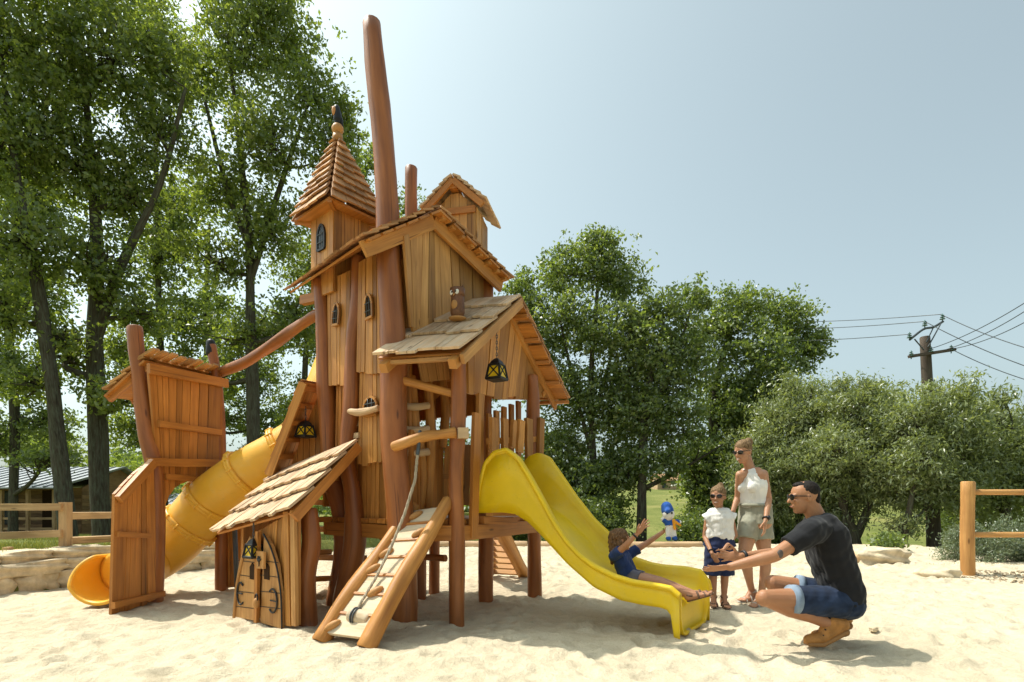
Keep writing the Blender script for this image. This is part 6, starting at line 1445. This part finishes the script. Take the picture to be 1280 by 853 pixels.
body = fused('body', B, .005, S_girl, sg, 4); face_parts(body, hd, hf, hl, hu, hh, False, .6)
for h_, t_, a_ in feet: sandal(sg, h_, t_, a_, .03, V((-.3, 0, 1)))
b = MB(); b.ball(hd+hu*.14*hh-hf*.09*hh, (.37*hh, .43*hh, .38*hh), (hl, hf, hu), n=20); b.cap(hd-hf*.25*hh, ps(768, 692, -.02), .30*hh, .20*hh); b.cap(ps(768, 690, -.06), ps(765, 704, -.05), .17*hh, .08*hh); b.cap(hd-hf*.1*hh-hl*.3*hh-hu*.1*hh, ps(772, 694, -.08), .12*hh, .1*hh)
fused('hair', b, .006, H_brown, sg, 2, noise=.006, nscale=46)
b = MB(); spine(b, [(ps(785, 718), .072, .09), (ps(781, 708), .066, .084), (ps(777, 698), .07, .082), (ps(776, 693.5), .06, .055)], left)
for s_, e_ in ((nS, nE), (fS, fE)): b.cap(ps(776, 697).lerp(s_, .5), s_, .055, .052); b.cap(s_, s_.lerp(e_, .55), .05, .05, k=16, round_=False)
fused('t_shirt', b, .0055, C_blue, sg, 3, noise=.004, nscale=26)
b = MB(); b.ball(hipN.lerp(hipF, .5), (.10, .11, .085), n=14)
for h_, k_ in ((hipN, kn1), (hipF, kn2)): b.cap(h_, h_.lerp(k_, .45), .08, .07, k=16, round_=False)
fused('shorts', b, .006, cloth('grey_shorts', (.11, .10, .12), .4), sg, 3, noise=.003, nscale=26)
bracelet('wristband', nW.lerp(nE, .12), nE-nW, .021, .008, M['black'], sg)
# plain soft doll in her far hand
pl = fW+V((.052, -.035, .062)); dl = thing('soft_doll', 'small plush doll in blue cap held up by the child on the slide', 'soft toy', pl)
ax = V((.35, 0, .94)).normalized(); sx_ = V((.94, 0, -.35)); fy = V((-.25, -.95, 0)); Wm = cloth('white_plush', (.76, .73, .68), .08); Bm = cloth('blue_plush', (.03, .10, .36), .2); Om = cloth('orange_plush', (.75, .33, .03), .15)
b = MB(); b.ball(pl+V((0, 0, .0)), (.045, .04, .06)); b.cap(pl+V((-.02, -.01, -.04)), pl+V((-.02, -.015, -.115)), .024, .022); b.cap(pl+V((.025, -.01, -.04)), pl+V((.035, -.015, -.11)), .024, .022); b.ball(pl+V((-.018, -.01, .1)), (.056, .05, .056)); b.cap(pl+V((.03, 0, .02)), pl+V((.085, -.01, .03)), .02, .017); b.cap(pl+V((-.03, 0, .02)), pl+V((-.07, -.01, .055)), .02, .017)
fused('body', b, .006, Wm, dl, 2)
b = MB(); b.cap(pl+V((-.022, 0, .13)), pl+V((-.03, .005, .165)), .056, .05, k=16); b.cap(pl+V((-.03, -.03, .135)), pl+V((-.04, -.07, .13)), .035, .022); fused('cap', b, .006, Bm, dl, 2)
b = MB(); b.ball(pl+V((0, .002, .015)), (.05, .045, .045)); b.cap(pl+V((.03, 0, .025)), pl+V((.065, -.01, .03)), .026, .024); b.cap(pl+V((-.03, 0, .025)), pl+V((-.055, -.01, .045)), .026, .024); fused('jacket', b, .006, Bm, dl, 2)
b = MB(); b.cap(pl+V((.02, -.045, .045)), pl+V((.03, -.04, -.03)), .014, .012); b.cap(pl+V((.04, -.03, .03)), pl+V((.085, -.025, .0)), .014, .01); b.build('scarf', Om, dl)
for s_ in (-1, 1): b = MB(); b.ball(pl+V((-.02+.02*s_, -.057, .112)), (.009, .006, .013), n=8); b.build('eye', M['black'], dl)
b = MB(); b.cap(pl+V((-.02, -.02, -.118)), pl+V((-.02, -.035, -.12)), .024, .02); b.build('shoe', Bm, dl); b = MB(); b.cap(pl+V((.036, -.02, -.115)), pl+V((.036, -.035, -.117)), .024, .02); b.build('shoe', Bm, dl)
